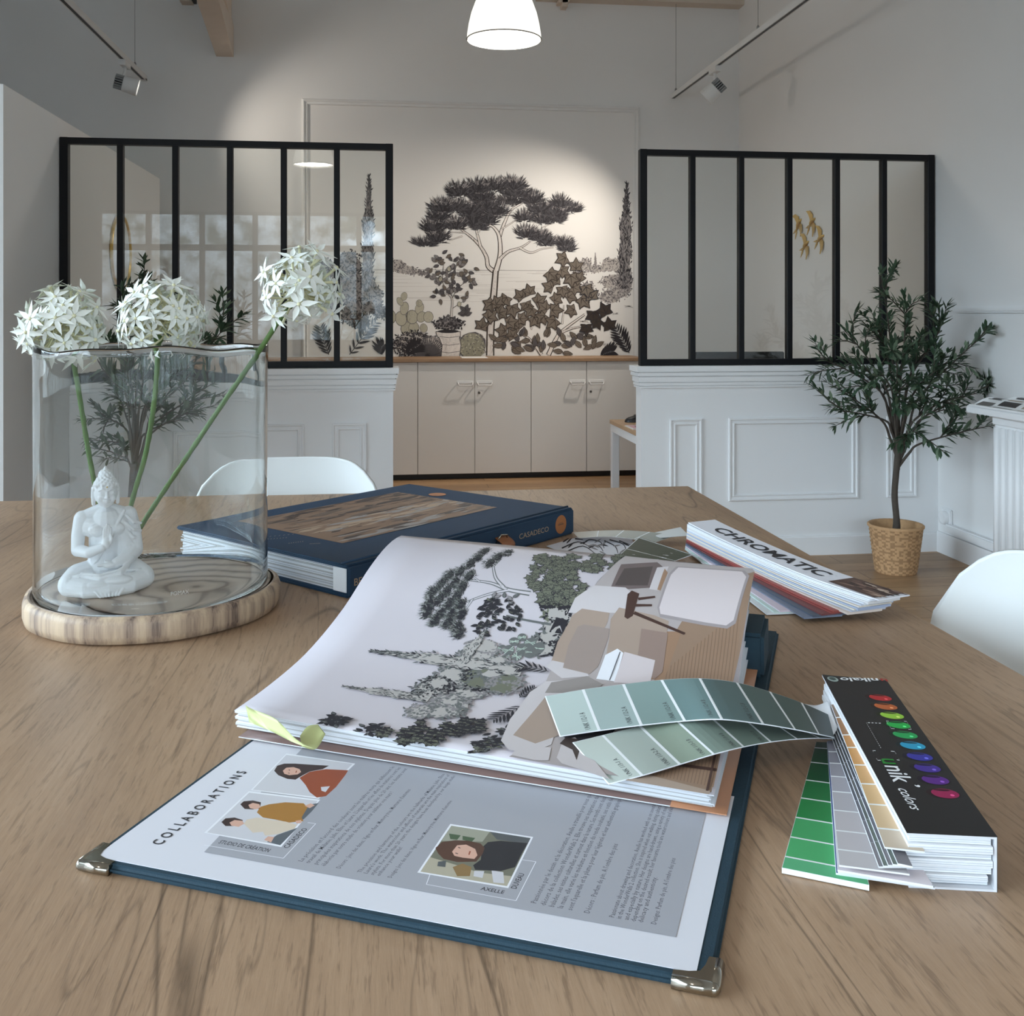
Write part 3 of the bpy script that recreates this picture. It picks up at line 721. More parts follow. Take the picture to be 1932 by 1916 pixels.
# ------------------------------------------------------------------ gold birds, gold mirror
GOLD = mat('brass_gold', C(214, 178, 100), 0.32, 0.75)
def bird_mesh():
    m = MB()
    m.tube([(0, 0, -.052), (0, -.004, -.03), (0, -.008, 0), (0, -.008, .02), (0, -.004, .036), (0, -.002, .046)], [.002, .006, .011, .010, .007, .001], 10)
    for s in (-1, 1):
        pts = [(s * .006, .018), (s * .03, .034), (s * .062, .022), (s * .082, -.012), (s * .055, -.002), (s * .03, -.004), (s * .008, -.012)]
        n = len(pts)
        vs = [(x, -.006 - abs(x) * .12, z) for x, z in pts] + [(x, -.002 - abs(x) * .12, z) for x, z in pts]
        m.add(vs, [tuple(range(n)), tuple(range(2 * n - 1, n - 1, -1))] + [(i, (i + 1) % n, n + (i + 1) % n, n + i) for i in range(n)])
        m.add([(0, -.006, -.04), (s * .012, -.006, -.045), (s * .022, -.004, -.088), (s * .005, -.006, -.06), (0, -.002, -.04), (s * .012, -.002, -.045), (s * .022, -.001, -.088), (s * .005, -.002, -.06)], [(0, 1, 2, 3), (7, 6, 5, 4), (0, 1, 5, 4), (1, 2, 6, 5), (2, 3, 7, 6), (3, 0, 4, 7)])
    return m
proto = None
for i, (x, y, rr, lab) in enumerate(((1533, 420, -.5, 'gold swallow wall ornament, topmost of the four on the side wall'), (1508, 424, -.75, 'gold swallow wall ornament beside the black mullion, upper left of the four'),
                                 (1549, 450, -.35, 'gold swallow wall ornament farthest from the mullion, right of the four'), (1521, 463, -.5, 'gold swallow wall ornament, lowest of the four on the side wall'))):
    q = at_X(x, y, XR)
    if proto is None: o = proto = outward(bird_mesh().build('wall_bird', GOLD)); 
    else: o = proto.copy(); COL.objects.link(o)
    o.location = (XR, q.y, q.z); o.rotation_euler = Euler((0, 0, -PI / 2)); o.rotation_euler = (Matrix.Rotation(-PI / 2, 4, 'Z') @ Matrix.Rotation(rr + PI * .5, 4, 'Y')).to_euler()
    o.scale = (1.18,) * 3
    tag(o, lab, 'wall ornament', 'gold swallows on the wall')
q = at_X(225, 477, AX)
t = thing('round_mirror', 'round gold-rimmed mirror on the side wall behind the glass partition', 'mirror', (AX, q.y, q.z))
Mx = Matrix.Rotation(PI / 2, 4, 'Y')
rm = .205
m = MB(); m.lathe([(rm - .012, .002), (rm + .002, .002), (rm + .003, .012), (rm, .018), (rm - .008, .018), (rm - .011, .012)], q, 48, 0, True, Mx, close=True); m.build('rim', GOLD, t)
MB().lathe([(0, .012), (rm - .008, .012), (rm - .008, .004), (0, .004)], q, 48, 0, False, Mx).build('mirror_glass', mat('mirror_silver', (.85, .85, .85, 1), .02, 1.0), t)

# ------------------------------------------------------------------ spotlight rails, spotlights, pendants
CABLE = mat('steel_cable', C(150, 150, 150), .4, .6)
RAILW = mat('rail_white', (0.78, 0.78, 0.77, 1), .4)
ZR = 2.75
def rail(x, yend, cables, lab):
    t = thing('spotlight_rail', lab, 'lighting rail', (x, yend, ZR), 'white spotlight rails')
    m = MB(); w_ = .017
    m.box((x - w_, 1.0, ZR + .010), (x + w_, yend, ZR + .034)); m.box((x - w_, 1.0, ZR), (x - .010, yend, ZR + .010)); m.box((x + .010, 1.0, ZR), (x + w_, yend, ZR + .010))
    m.box((x - w_, yend - .05, ZR - .001), (x + w_, yend, ZR + .012)); m.build('channel', RAILW, t)
    MB().box((x - .010, 1.0, ZR + .001), (x + .010, yend - .05, ZR + .0101)).build('slot', BLK, t)
    for cy in cables:
        m = MB().tube([(x, cy, ZR + .03), (x, cy, ZC)], .0018, 6)
        m.lathe([(0, 0), (.009, .002), (.009, .02), (.003, .03)], (x, cy, ZR + .034), 10)
        m.build('cable', CABLE, t)
rl = at_z(273, 153, ZR); rr_ = at_z(1255, 197, ZR)
rail(rl.x, rl.y, [at_z(254, 135, ZR).y, 4.6], 'white spotlight rail hanging above the boxed-in room and gold mirror')
rail(rr_.x, rr_.y, [at_z(1271, 182, ZR).y, at_z(1421, 68, ZR).y, 4.0], 'white spotlight rail hanging in front of the wall with the gold swallows')
LENS = mat('spot_lens', (1, 1, 1, 1), .3, emit=(1, .97, .90, 1), estr=9)
FIN = mat('heat_sink', C(170, 172, 174), .5, .2)
def spot(base, aim, power, lab, cone, blend):
    """a can spotlight under a rail at base, turned towards aim"""
    b0 = Vector(base)
    t = thing('spotlight', lab, 'spotlight', b0, 'white can spotlights')
    m = MB(); m.rbox((b0.x - .02, b0.y - .075, b0.z - .036), (b0.x + .02, b0.y + .075, b0.z), .004); m.build('adapter', RAILW, t)
    c = b0 + Vector((0, 0, -.14)); d = (Vector(aim) - c).normalized()
    q = d.to_track_quat('Z', 'Y').to_matrix().to_4x4()
    m = MB(); m.tube([b0 + Vector((0, 0, -.03)), b0 + Vector((0, 0, -.07)), c - d * .03], .011, 8); m.build('arm', RAILW, t)
    m = MB(); m.lathe([(0, -.012), (.047, -.012), (.052, -.004), (.055, .075), (.056, .082), (.051, .082), (.048, .062)], c, 28, 0, True, q); m.build('housing', RAILW, t)
    m = MB()
    for i in range(18):
        a = 2 * PI * i / 18; Mq = Matrix.Translation(c) @ q @ Matrix.Rotation(a, 4, 'Z')
        m.box((.015, -.0022, -.062), (.048, .0022, -.012), 0, Mq)
    m.lathe([(0, -.060), (.034, -.060), (.034, -.012)], c, 20, 1, True, q)
    m.build('heat_sink', [FIN, BLK], t)
    m = MB(); m.lathe([(0, .066), (.05, .066)], c, 28, 0, False, q); m.build('lens', LENS, t)
    L_ = bpy.data.lights.new('spot_lamp', 'SPOT'); L_.energy = power; L_.color = (1, .90, .78); L_.spot_size = math.radians(cone); L_.spot_blend = blend; L_.shadow_soft_size = .04
    o = bpy.data.objects.new('spot_lamp', L_); COL.objects.link(o); o.location = c + d * .09; o.rotation_euler = (-d).to_track_quat('Z', 'Y').to_euler()
b0 = at_z(222, 116, ZR); b0.x = rl.x
spot(b0, (1.75, YB, 1.75), 26, 'white spotlight pointed towards the mural from the rail over the boxed-in room', 96, .7)
b0 = at_z(1350, 128, ZR); b0.x = rr_.x
spot(b0, (.35, YB, .85), 112, 'white spotlight on the rail near the gold swallows, its finned back towards us', 80, .9)
OPAL = mat('opal_shade', (0.9, 0.88, 0.82, 1), .4, emit=(1, .95, .84, 1), estr=1.15)
BULB = mat('lamp_diffuser', (1, 1, 1, 1), .4, emit=(1, .96, .88, 1), estr=28)
RIMG = mat('shade_rim', C(120, 116, 108), .4, .4)
def pendant(c, lab, k=1.0):
    t = thing('pendant_lamp', lab, 'pendant lamp', c, 'white bell pendant lamps')
    r = .2
    pr = [(r, 0), (r * .99, .03), (r * .95, .08), (r * .88, .14), (r * .77, .20), (r * .6, .26), (r * .38, .30), (r * .18, .318), (.02, .32)]
    MB().lathe(pr + [(a - .004 if a > .03 else .016, z - .003) for a, z in pr[::-1]], c, 48).build('lamp_shade', OPAL, t)
    MB().lathe([(r + .001, -.002), (r + .003, .001), (r + .001, .004), (r - .006, .002)], c, 48, close=True).build('shade_rim', RIMG, t)
    MB().lathe([(0, .012), (r - .008, .012)], c, 40).build('diffuser', BULB, t)
    m = MB().lathe([(0, .36), (.022, .36), (.026, .32), (.03, .312)], c, 16); m.tube([Vector(c) + Vector((0, 0, .35)), (c[0], c[1], ZC)], .004, 6); m.build('cord', RAILW, t)
q = at_t(951, 75, 5.5)
pendant(q, 'lit white bell pendant lamp hanging in front of the mural')
pendant((-.67, -.93, q.z), 'second lit white bell pendant lamp behind the viewer, mirrored in the glass')
# ------------------------------------------------------------------ the big table and its chairs
TZ = .75
TBL = wood('table_oak', C(130, 102, 79), C(166, 136, 108), C(190, 160, 132), 15, 1.0, .62, .42, 'Y', bump=.25)
t = thing('meeting_table', 'large square oak-grain meeting table in the front of the room', 'table', (-.35, 1.0, 0))
MB().rbox((-1.55, -.35, TZ - .03), (.703, 2.30, TZ), .0015, seg=1).build('tabletop', TBL, t)
for xx in (-1.48, .56):
    for yy in (-.28, 2.15):
        MB().rbox((xx, yy, 0), (xx + .07, yy + .07, TZ - .03), .003, seg=1).build('leg', TRIM, t)
m = MB()
for xx in (-1.475, .565): m.box((xx, -.21, TZ - .09), (xx + .06, 2.15, TZ - .03))
for yy in (-.275, 2.155): m.box((-1.41, yy, TZ - .09), (.56, yy + .06, TZ - .03))
m.build('apron', TRIM, t)

SHELL = mat('shell_white', (0.80, 0.815, 0.80, 1), .38, spec=.45)
LEGW = wood('beech', C(180, 140, 100), C(205, 168, 128), C(222, 190, 152), 30, 3, .2, .5, 'Y')
def chair(label, loc, rz):
    """moulded shell chair; it faces -Y before turning"""
    t = thing('shell_chair', label, 'chair', (0, 0, 0), 'white moulded shell chairs')
    prof = smooth_line([(-.215, .425), (-.20, .445), (-.12, .440), (0, .425), (.10, .425), (.165, .45), (.20, .52), (.222, .62), (.24, .72), (.250, .775), (.254, .806)], 4)
    K = len(prof) - 1
    def P(u, v):
        u = 2 * u - 1; v = v * (1 - .235 * abs(u) ** 6); i = min(int(v * K), K - 1); f = v * K - i
        y = prof[i][0] * (1 - f) + prof[i + 1][0] * f; z = prof[i][1] * (1 - f) + prof[i + 1][1] * f
        hw = .215 + .022 * math.sin(PI * min(1, v * 1.15)) - .03 * max(0, (v - .72) / .28) ** 2
        if v < .08: hw *= (1 - ((.08 - v) / .08) ** 2.5 * .35)
        b_ = min(1, max(0, (v - .35) / .25)); e = abs(u) ** 3.2
        return Vector((hw * u, y - .075 * b_ * e, z + .06 * (1 - b_) * e))
    m = MB(); m.grid(P, 28, 44)
    o = m.build('seat_shell', SHELL, t)
    bm = bmesh.new(); bm.from_mesh(o.data); bmesh.ops.recalc_face_normals(bm, faces=bm.faces); bmesh.ops.solidify(bm, geom=bm.faces[:], thickness=.007)
    for f in bm.faces: f.smooth = True
    bm.to_mesh(o.data); bm.free()
    tops = []
    for sx in (-1, 1):
        for sy, yb in ((-1, -.20), (1, .23)):
            a, b_ = Vector((sx * .12, -.08 if sy < 0 else .10, .405)), Vector((sx * .225, yb, 0)); tops.append(a)
            MB().tube([a, a.lerp(b_, .5), b_], [.014, .013, .009], 12).build('leg', LEGW, t)
    m = MB()
    for i, j in ((0, 1), (2, 3), (0, 2), (1, 3)): m.tube([tops[i], tops[j]], .006, 8)
    m.tube([tops[0] - Vector((-.03, 0, .14)), tops[3] - Vector((.03, 0, .14))], .004, 6); m.tube([tops[1] - Vector((-.03, 0, .14)), tops[2] - Vector((.03, 0, .14))], .004, 6)
    m.build('brace', BLK, t)
    t.location = loc; t.rotation_euler = (0, 0, rz)
    return t
chair('white moulded shell chair at the far edge of the table behind the closed blue album', (-.212, 2.245, 0), 0)
chair('white moulded shell chair pushed in at the table edge nearest the potted olive tree', (.695, 1.28, 0), -PI / 2)

# ------------------------------------------------------------------ olive trees
BARK = mat('olive_bark', C(74, 66, 58), .85, var=.25, vscale=60, bump=.5, bscale=140)
LEAF = mat('olive_leaf', C(62, 84, 62), .5, var=.35, vscale=12)
LEAF2 = mat('olive_leaf_pale', C(104, 122, 98), .55, var=.25, vscale=12)
SOIL = mat('basket_soil', C(58, 46, 38), .95, bump=.6, bscale=90)
BASK = mat('woven_straw', C(190, 150, 108), .8, var=.2, vscale=70); BASK2 = mat('woven_straw_dark', C(158, 122, 86), .85, var=.25, vscale=70)
def leaf_mesh(m, p, d, up, ln, wd, mi):
    d = d.normalized(); s_ = d.cross(up); s_ = s_.normalized() if s_.length > 1e-4 else d.orthogonal(); u_ = s_.cross(d)
    bend = u_ * ln * -.12
    c = [p, p + d * ln * .3 + s_ * wd * .42 + u_ * wd * .12, p + d * ln * .66 + s_ * wd * .5 + bend * .4, p + d * ln + bend, p + d * ln * .66 - s_ * wd * .5 + bend * .4, p + d * ln * .3 - s_ * wd * .42 + u_ * wd * .12, p + d * ln * .5 + bend * .2 - u_ * wd * .1]
    m.add(c, [(0, 1, 6), (1, 2, 6), (2, 3, 6), (3, 4, 6), (4, 5, 6), (5, 0, 6)], mi, True)
def olive(label, base, fork_z, tips, seed):
    q = random.Random(seed); bx, by, _ = base
    t = thing('potted_olive_tree', label, 'potted tree', base, 'potted olive trees')
    H, r0, r1 = .205, .088, .115
    m = MB(); rows = 24; n = 72; pr = [(0, .0), (r0 * .97, 0)] + [(r0 + (r1 - r0) * (i / rows) ** .9, H * i / rows + .003) for i in range(rows + 1)]
    def weave(a, z): return 1 + (.022 * math.sin(18 * a + (PI if int(z / H * rows) % 2 else 0)) if z > .004 else 0)
    m.lathe(pr, base, n, 0, True, None, weave)
    m.lathe([(r1 + .004, H - .004), (r1 + .006, H + .004), (r1, H + .009), (r1 - .010, H + .004), (r1 - .012, H - .05)], base, n, 0, True, None, lambda a, z: 1 + .012 * math.sin(30 * a))
    for fi in range(2 * n, (2 + rows - 1) * n):
        r_, c_ = divmod(fi - n, n)
        if ((c_ // 2) + r_) % 2 == 0 or r_ % 4 == 0: m.m[fi] = 1 if R.random() < .8 else 0
    m.build('basket', [BASK, BASK2], t)
    MB().lathe([(0, H - .032), (r1 - .012, H - .036)], base, 32).build('soil', SOIL, t)
    fk = Vector((bx + .012, by, fork_z))
    m = MB(); m.tube(smooth_line([(bx, by, H - .05), (bx + .004, by, H + .02), (bx - .004, by + .003, .34), (bx + .002, by, .44), tuple(fk)], 5), [.021 - .007 * min(1, i / 6) for i in range(21)], 12)
    m.build('trunk', BARK, t)
    for tip in tips:
        tip = Vector(tip); d = tip - fk; st = fk + Vector((0, 0, q.uniform(-.10, .02)))
        mid = st + d * .45 + Vector((-d.x * .22, -d.y * .22, .02 + abs(d.x) * .10))
        pts = [Vector(p_) for p_ in smooth_line([tuple(st), tuple(st.lerp(mid, .5) + Vector((0, 0, .01))), tuple(mid), tuple(mid.lerp(tip, .55) + Vector((q.uniform(-.02, .02), q.uniform(-.02, .02), .01))), tuple(tip)], 6)]
        k = len(pts)
        m = MB(); m.tube(pts, [.0075 - .006 * (i / (k - 1)) for i in range(k)], 7)
        lf = MB()
        def dress(pp, i0, dens):
            for i in range(i0, len(pp) - 1):
                ax = (pp[i + 1] - pp[i]); l = ax.length; ax.normalize()
                for kk in range(max(1, int(l * dens))):
                    p_ = pp[i].lerp(pp[i + 1], q.random())
                    rd = Vector((q.gauss(0, 1), q.gauss(0, 1), q.gauss(0, 1))); rd = (rd - ax * rd.dot(ax)).normalized()
                    dd = ax * q.uniform(.55, 1.1) + rd * q.uniform(.5, .95)
                    leaf_mesh(lf, p_, dd, Vector((q.uniform(-.4, .4), q.uniform(-.4, .4), 1)), q.uniform(.042, .074), q.uniform(.012, .0175), 0 if q.random() < .75 else 1)
            e = pp[-1]; ax = (pp[-1] - pp[-2]).normalized()
            for kk in range(4):
                leaf_mesh(lf, e, ax + Vector((q.uniform(-.5, .5), q.uniform(-.5, .5), q.uniform(-.5, .5))), Vector((0, 0, 1)), q.uniform(.035, .055), .012, 0)
        dress(pts, int(k * .60), 120)
        for _ in range(4):
            i = q.randint(int(k * .52), int(k * .88)); ax = (pts[i] - pts[i - 1]).normalized()
            rd = Vector((q.gauss(0, 1), q.gauss(0, .8), q.gauss(.3, .8))); rd = (rd - ax * rd.dot(ax)).normalized()
            e = pts[i] + (ax * .8 + rd * .8) * q.uniform(.07, .15); mm = pts[i].lerp(e, .5) + ax * .015
            tw = [pts[i], mm, e]; m.tube(tw, [.0032, .0025, .0012], 5)
            dress(tw, 0, 130)
        for M_ in (m, lf): M_.v = [(min(x, XR - .012), min(y, YW0 - .035), z) for x, y, z in M_.v]
        br = m.build('branch', BARK, t)
        lf.build('leaf_spray', [LEAF, LEAF2], br)
    return t
bs = at_t(1690, 590, 4.56); bs = Vector((bs.x, bs.y, 0))
q_ = random.Random(5)
def tips_px(lst, t0, dep):
    return [at_t(x, y, t0 + d * dep) for x, y, d in lst]
olive('olive tree in a woven straw basket before the glass partition and the side wall', bs, .55, tips_px([(1662, 516, .1), (1706, 560, -.3), (1645, 590, .3), (1592, 622, -.2), (1612, 668, .2), (1548, 676, -.1), (1562, 722, .15), (1588, 776, -.3), (1680, 650, -.6), (1660, 700, -.8), (1735, 640, .3), (1786, 578, 0), (1868, 622, -.25), (1812, 668, .1), (1893, 716, -.1), (1842, 742, -.6), (1875, 802, -.35), (1765, 700, -.8), (1735, 815, -.9)], 4.56, .32), 3)
bs2 = Vector((-.985, 4.20, 0)); t2 = 4.29
olive('second olive tree behind the glass hurricane vase and white flowers', bs2, .56, tips_px([(272, 494, .1), (232, 540, .3), (180, 610, -.3), (205, 700, .2), (185, 770, 0), (300, 560, -.4), (335, 600, .3), (385, 640, -.2), (428, 612, 0), (405, 700, .2), (415, 745, -.3), (250, 660, -.7), (320, 690, -.6), (345, 780, -.4), (215, 820, -.3)], t2, .28), 8)

# ------------------------------------------------------------------ fluted mantel with an open magazine, wall socket
FX = 2.43
t = thing('fluted_mantel', 'white fluted mantel against the side wall carrying an open magazine', 'mantel', (2.56, 3.2, 0))
m = MB(); m.rbox((FX + .03, 2.5, 0), (XR - .002, 3.87, .735), .003, seg=1)
m.rbox((FX + .022, 2.49, 0), (XR - .002, 3.875, .12), .003, seg=1); m.rbox((FX + .022, 2.49, .70), (XR - .002, 3.875, .735), .003, seg=1)
m.build('body', TRIM, t)
m = MB()
for i in range(30):
    y = 3.85 - i * .046; m.tube([(FX + .030, y, .125), (FX + .030, y, .69)], .015, 10)
for i in range(3):
    x = FX + .05 + i * .06; m.tube([(x, 3.868, .125), (x, 3.868, .69)], .014, 10)
m.build('fluting', TRIM, t)
a = at_z(1822, 764, .766)
MB().rbox((a.x, 2.45, .737), (XR - .002, a.y, .766), .004).build('mantel_shelf', TRIM, t)
tm = thing('open_magazine', 'open magazine lying on the white fluted mantel shelf', 'magazine', (a.x + .12, a.y - .3, .766))
MAGP = mat('magazine_paper', (.80, .80, .79, 1), .5)
def mag_page(sgn):
    g = Ink(lambda x, y, o: Vector((a.x + .155 + sgn * x * .15 - .01, a.y - .03 - y * .42, .768 + .030 * math.sin(min(1, x * 1.25) * PI) ** .8 * (1 - .3 * x) + .006 + o)), 2e-5, .0003)
    i0 = g.mi(MAGP)
    g.mb.grid(lambda u, v: g.surf(u, v, 0), 12, 6, i0)
    n = 13 * 7
    o_ = g.mb
    base = [(p[0], p[1], .7665) for p in o_.v[:n]]
    off = len(o_.v); o_.v += base
    ring = [i * 7 for i in range(13)] + [12 * 7 + j for j in range(1, 7)] + [i * 7 + 6 for i in range(11, -1, -1)] + [j for j in range(5, 0, -1)]
    for k in range(len(ring)):
        i, j = ring[k], ring[(k + 1) % len(ring)]; o_.f.append((i, j, j + off, i + off)); o_.m.append(0); o_.sm.append(False)
    pk = (mat('photo_grey', C(112, 108, 104), .5), mat('photo_dark', C(62, 58, 58), .5), mat('photo_tan', C(168, 150, 132), .5))
    for (x0, x1, y0, y1, c) in ((.12, .9, .06, .28, 0), (.2, .5, .1, .24, 1), (.12, .48, .34, .56, 2), (.55, .9, .34, .62, 1), (.12, .5, .62, .9, 0), (.58, .88, .70, .92, 2)):
        g.quad((x0, y0), (x1, y0), (x1, y1), (x0, y1), pk[c], 4)
    return g.mb.build('magazine_page', g.mats, tm)
mag_page(-1); mag_page(1)
q = Vector((XR, 4.575, .152))
t = thing('wall_socket', 'white round wall socket above the baseboard in the corner beside the straw basket', 'socket', (XR, 4.56, .18))
m = MB(); m.rbox((XR - .012, 4.53, .135), (XR, 4.615, .22), .004); m.build('plate', HW, t)
m = MB(); m.lathe([(0, .018), (.018, .018), (.022, .020), (.03, .020), (.032, .01), (.032, 0)], (XR - .012, 4.572, .178), 24, 0, True, Matrix.Rotation(-PI / 2, 4, 'Y')); m.build('socket_face', HW, t)
# ------------------------------------------------------------------ glass hurricane vase on a wooden disc, figurine, flowers
DT = .785
dc = at_t(291, 1130, 1.385); dc = Vector((dc.x, dc.y, TZ))
def disc_mat(side):
    nm = 'disc_bark' if side else 'disc_top'
    m, t, b = nodes_of(nm); L = t.links.new; N = t.nodes.new
    tc = N('ShaderNodeTexCoord'); mp = N('ShaderNodeMapping'); L(tc.outputs['Object'], mp.inputs['Vector'])
    if side:
        mp.inputs['Scale'].default_value = (24, 24, 1.5)
        n = N('ShaderNodeTexNoise'); n.inputs['Scale'].default_value = 1.6; n.inputs['Detail'].default_value = 6; n.inputs['Roughness'].default_value = .7; L(mp.outputs[0], n.inputs['Vector'])
        r = N('ShaderNodeValToRGB'); L(n.outputs['Fac'], r.inputs[0]); e = r.color_ramp.elements
        e[0].position = .33; e[0].color = C(84, 68, 60); e[1].position = .68; e[1].color = C(206, 182, 152)
        k = e.new(.42); k.color = C(150, 128, 110); k = e.new(.53); k.color = C(184, 160, 134)
    else:
        mp.inputs['Location'].default_value = (-.06, .03, 0); mp.inputs['Scale'].default_value = (1, 1.15, 1)
        n = N('ShaderNodeTexWave'); n.wave_type = 'RINGS'; n.rings_direction = 'Z'; n.inputs['Scale'].default_value = 9; n.inputs['Distortion'].default_value = 5; n.inputs['Detail'].default_value = 3; n.inputs['Detail Scale'].default_value = 1.2
        L(mp.outputs[0], n.inputs['Vector'])
        r = N('ShaderNodeValToRGB'); L(n.outputs['Fac'], r.inputs[0]); e = r.color_ramp.elements
        e[0].position = 0; e[0].color = C(146, 129, 116); e[1].position = .8; e[1].color = C(206, 188, 172)
        k = e.new(.12); k.color = C(180, 162, 147)
    L(r.outputs[0], b.inputs['Base Color']); b.inputs['Roughness'].default_value = .55
    return m
t = thing('wooden_disc', 'round slice of pale wood carrying the glass vase on the table', 'wooden stand', dc)
def dr(a, z): return 1 + .016 * math.cos(2 * a + .6) + .010 * math.sin(3 * a + 1) + .004 * math.sin(9 * a)
m = MB(); m.lathe([(.150, 0), (.160, .003), (.1625, .012), (.1625, .026), (.160, .033), (.156, DT - TZ)], dc, 96, 1, True, None, dr)
m.lathe([(.156, DT - TZ), (.1535, DT - TZ)], dc, 96, 0, False, None, dr); m.lathe([(.1535, DT - TZ), (.1520, DT - TZ - .003), (.1445, DT - TZ - .003), (.143, DT - TZ), (0.0, DT - TZ)], dc, 96, 0, False)
m.lathe([(0, 0), (.150, 0)], dc, 96, 1, False, None, dr)
m.build('wood_slice', [disc_mat(False), disc_mat(True)], t)

GM = bpy.data.materials.new('blown_glass'); GM.use_nodes = True; nt_ = GM.node_tree; nt_.nodes.clear()
gl = nt_.nodes.new('ShaderNodeBsdfGlass'); gl.inputs['Roughness'].default_value = 0; gl.inputs['IOR'].default_value = 1.42; gl.inputs['Color'].default_value = (.985, .995, .992, 1)
tcg = nt_.nodes.new('ShaderNodeTexCoord'); mpg = nt_.nodes.new('ShaderNodeMapping'); mpg.inputs['Scale'].default_value = (9, 9, 3.5); nt_.links.new(tcg.outputs['Object'], mpg.inputs['Vector'])
ng = nt_.nodes.new('ShaderNodeTexNoise'); ng.inputs['Scale'].default_value = 1.0; ng.inputs['Detail'].default_value = 2; nt_.links.new(mpg.outputs[0], ng.inputs['Vector'])
bg_n = nt_.nodes.new('ShaderNodeBump'); bg_n.inputs['Strength'].default_value = .35; bg_n.inputs['Distance'].default_value = .006; nt_.links.new(ng.outputs['Fac'], bg_n.inputs['Height']); nt_.links.new(bg_n.outputs[0], gl.inputs['Normal'])
og = nt_.nodes.new('ShaderNodeOutputMaterial'); nt_.links.new(gl.outputs[0], og.inputs[0])
ro, ri = .1492, .1470; gz = DT - .002; gt = 1.106
prof = [(ri, gz + .001), (ro, gz), (ro + .0004, gz + .003), (ro, gz + .02), (ro - .0004, gz + .15), (ro, gt - .03), (ro + .0004, gt - .01), (ro + .0005, gt - .002), (ro - .0008, gt + .0004), (ri, gt - .002), (ri - .0005, gt - .01), (ri, gt - .04), (ri, gz + .15), (ri, gz + .02)]
m = MB(); m.lathe(prof, (dc.x, dc.y, 0), 128, 0, True, None, lambda a, z: 1 + (.004 * math.sin(5 * a) + .003 * math.sin(11 * a + 1)) * max(0, (z - gt + .05) / .05), close=True)
m.v = [(x, y, z + (.0035 * math.sin(4 * math.atan2(y - dc.y, x - dc.x) + .8) + .0022 * math.sin(9 * math.atan2(y - dc.y, x - dc.x))) * .75 * max(0, (z - gt + .03) / .03)) for x, y, z in m.v]
t = thing('glass_vase', 'tall clear glass cylinder vase standing on the wooden slice', 'vase', (dc.x, dc.y, gz))
m.build('glass_cylinder', GM, t)
ETCH = mat('etched_white', C(196, 192, 186), .7)
b0 = at_z(322, 1134, DT + .01); ang0 = math.atan2(b0.y - dc.y, b0.x - dc.x)
ang0 = math.radians(math.degrees(math.atan2(-dc.y, -dc.x)) + 11)
g = Ink(lambda x, y, o: Vector((dc.x + (ro + .0005 + o) * math.cos(ang0 + x / ro), dc.y + (ro + .0005 + o) * math.sin(ang0 + x / ro), gz + .022 + y)), 1e-6)
g.text('POMAX', -.010, 0, .0070, 0, ETCH, .0, width=.022)
g.mb.build('etched_mark', g.mats, t)

# figurine
WHT = mat('figurine_white', (.90, .91, .93, 1), .55, bump=.04, bscale=500, spec=.35)
fb = at_z(200, 1122, DT); fdir = Vector((fb.x, fb.y, 0)).normalized(); fb = fb + fdir * .022; fb.z = DT
fz = math.atan2(fdir.y, fdir.x) - PI / 2 + .10
MF = Matrix.Translation(fb) @ Matrix.Rotation(fz, 4, 'Z')
m = MB()
def cap(a, b, ra, rb, n=9, sq=1.0):
    a, b = Vector(a), Vector(b)
    for i in range(n):
        k = i / (n - 1); r_ = ra + (rb - ra) * k
        m.sphere(a.lerp(b, k), (r_, r_ * sq, r_), 16)
def chain(pts, n=6):
    n = n * 2 + 2
    for (p, r_), (p2, r2_) in zip(pts, pts[1:]): cap(p, p2, r_, r2_, n)
# folded legs and lap (x across, -y to the viewer, z up)
for s in (-1, 1):
    chain([((s * .012, .012, .020), .021), ((s * .036, .002, .019), .0195), ((s * .049, -.012, .0165), .0145)], 8)
    chain([((s * .049, -.012, .0150), .0145), ((s * .030, -.026, .0125), .0125), ((s * -.006, -.031, .011), .010)], 8)
chain([((-.03, -.030, .009), .009), ((0, -.034, .009), .0095), ((.03, -.030, .009), .009)], 8)
m.sphere((0, -.010, .012), (.044, .026, .0125), 24)
m.sphere((.012, -.034, .020), (.020, .008, .006), 16); m.sphere((-.014, -.033, .017), (.018, .008, .006), 16)
# torso
chain([((0, .010, .030), .025), ((0, .011, .050), .0215), ((0, .010, .070), .022), ((0, .009, .088), .0235)], 8)
for s in (-1, 1):
    m.sphere((s * .016, .006, .086), (.018, .0145, .016), 16); m.sphere((s * .012, -.008, .082), (.012, .007, .009), 16)
chain([((-.026, .010, .096), .0105), ((0, .011, .103), .0125), ((.026, .010, .096), .0105)], 8)
chain([((0, .009, .102), .0088), ((0, .007, .116), .0082)], 5)
# arm with raised hand (viewer's left) and resting arm (viewer's right)
chain([((-.031, .009, .095), .0112), ((-.0355, .009, .075), .0095), ((-.037, .004, .056), .0086)], 8)
chain([((-.037, .004, .056), .0084), ((-.024, -.014, .055), .0072), ((-.007, -.023, .062), .0058)], 8)
m.sphere((-.002, -.0245, .068), (.0062, .0042, .0085), 14)
for i, (dx, dz) in enumerate(((-.0040, .089), (-.0012, .0915), (.0016, .0900), (.0042, .0865))):
    chain([((-.002 + dx * .9, -.0245, .073), .0021), ((-.001 + dx * 1.1, -.0245, dz - .006), .0019), ((dx, -.0235, dz), .0014)], 5)
chain([((.003, -.0255, .068), .0024), ((.0045, -.0285, .074), .0020), ((.003, -.0290, .079), .0015)], 5)
chain([((.031, .009, .095), .0125), ((.0365, .010, .075), .0120), ((.038, .004, .052), .0125)], 8)
chain([((.038, .004, .050), .0125), ((.026, -.014, .043), .0095), ((.010, -.024, .040), .0066)], 8)
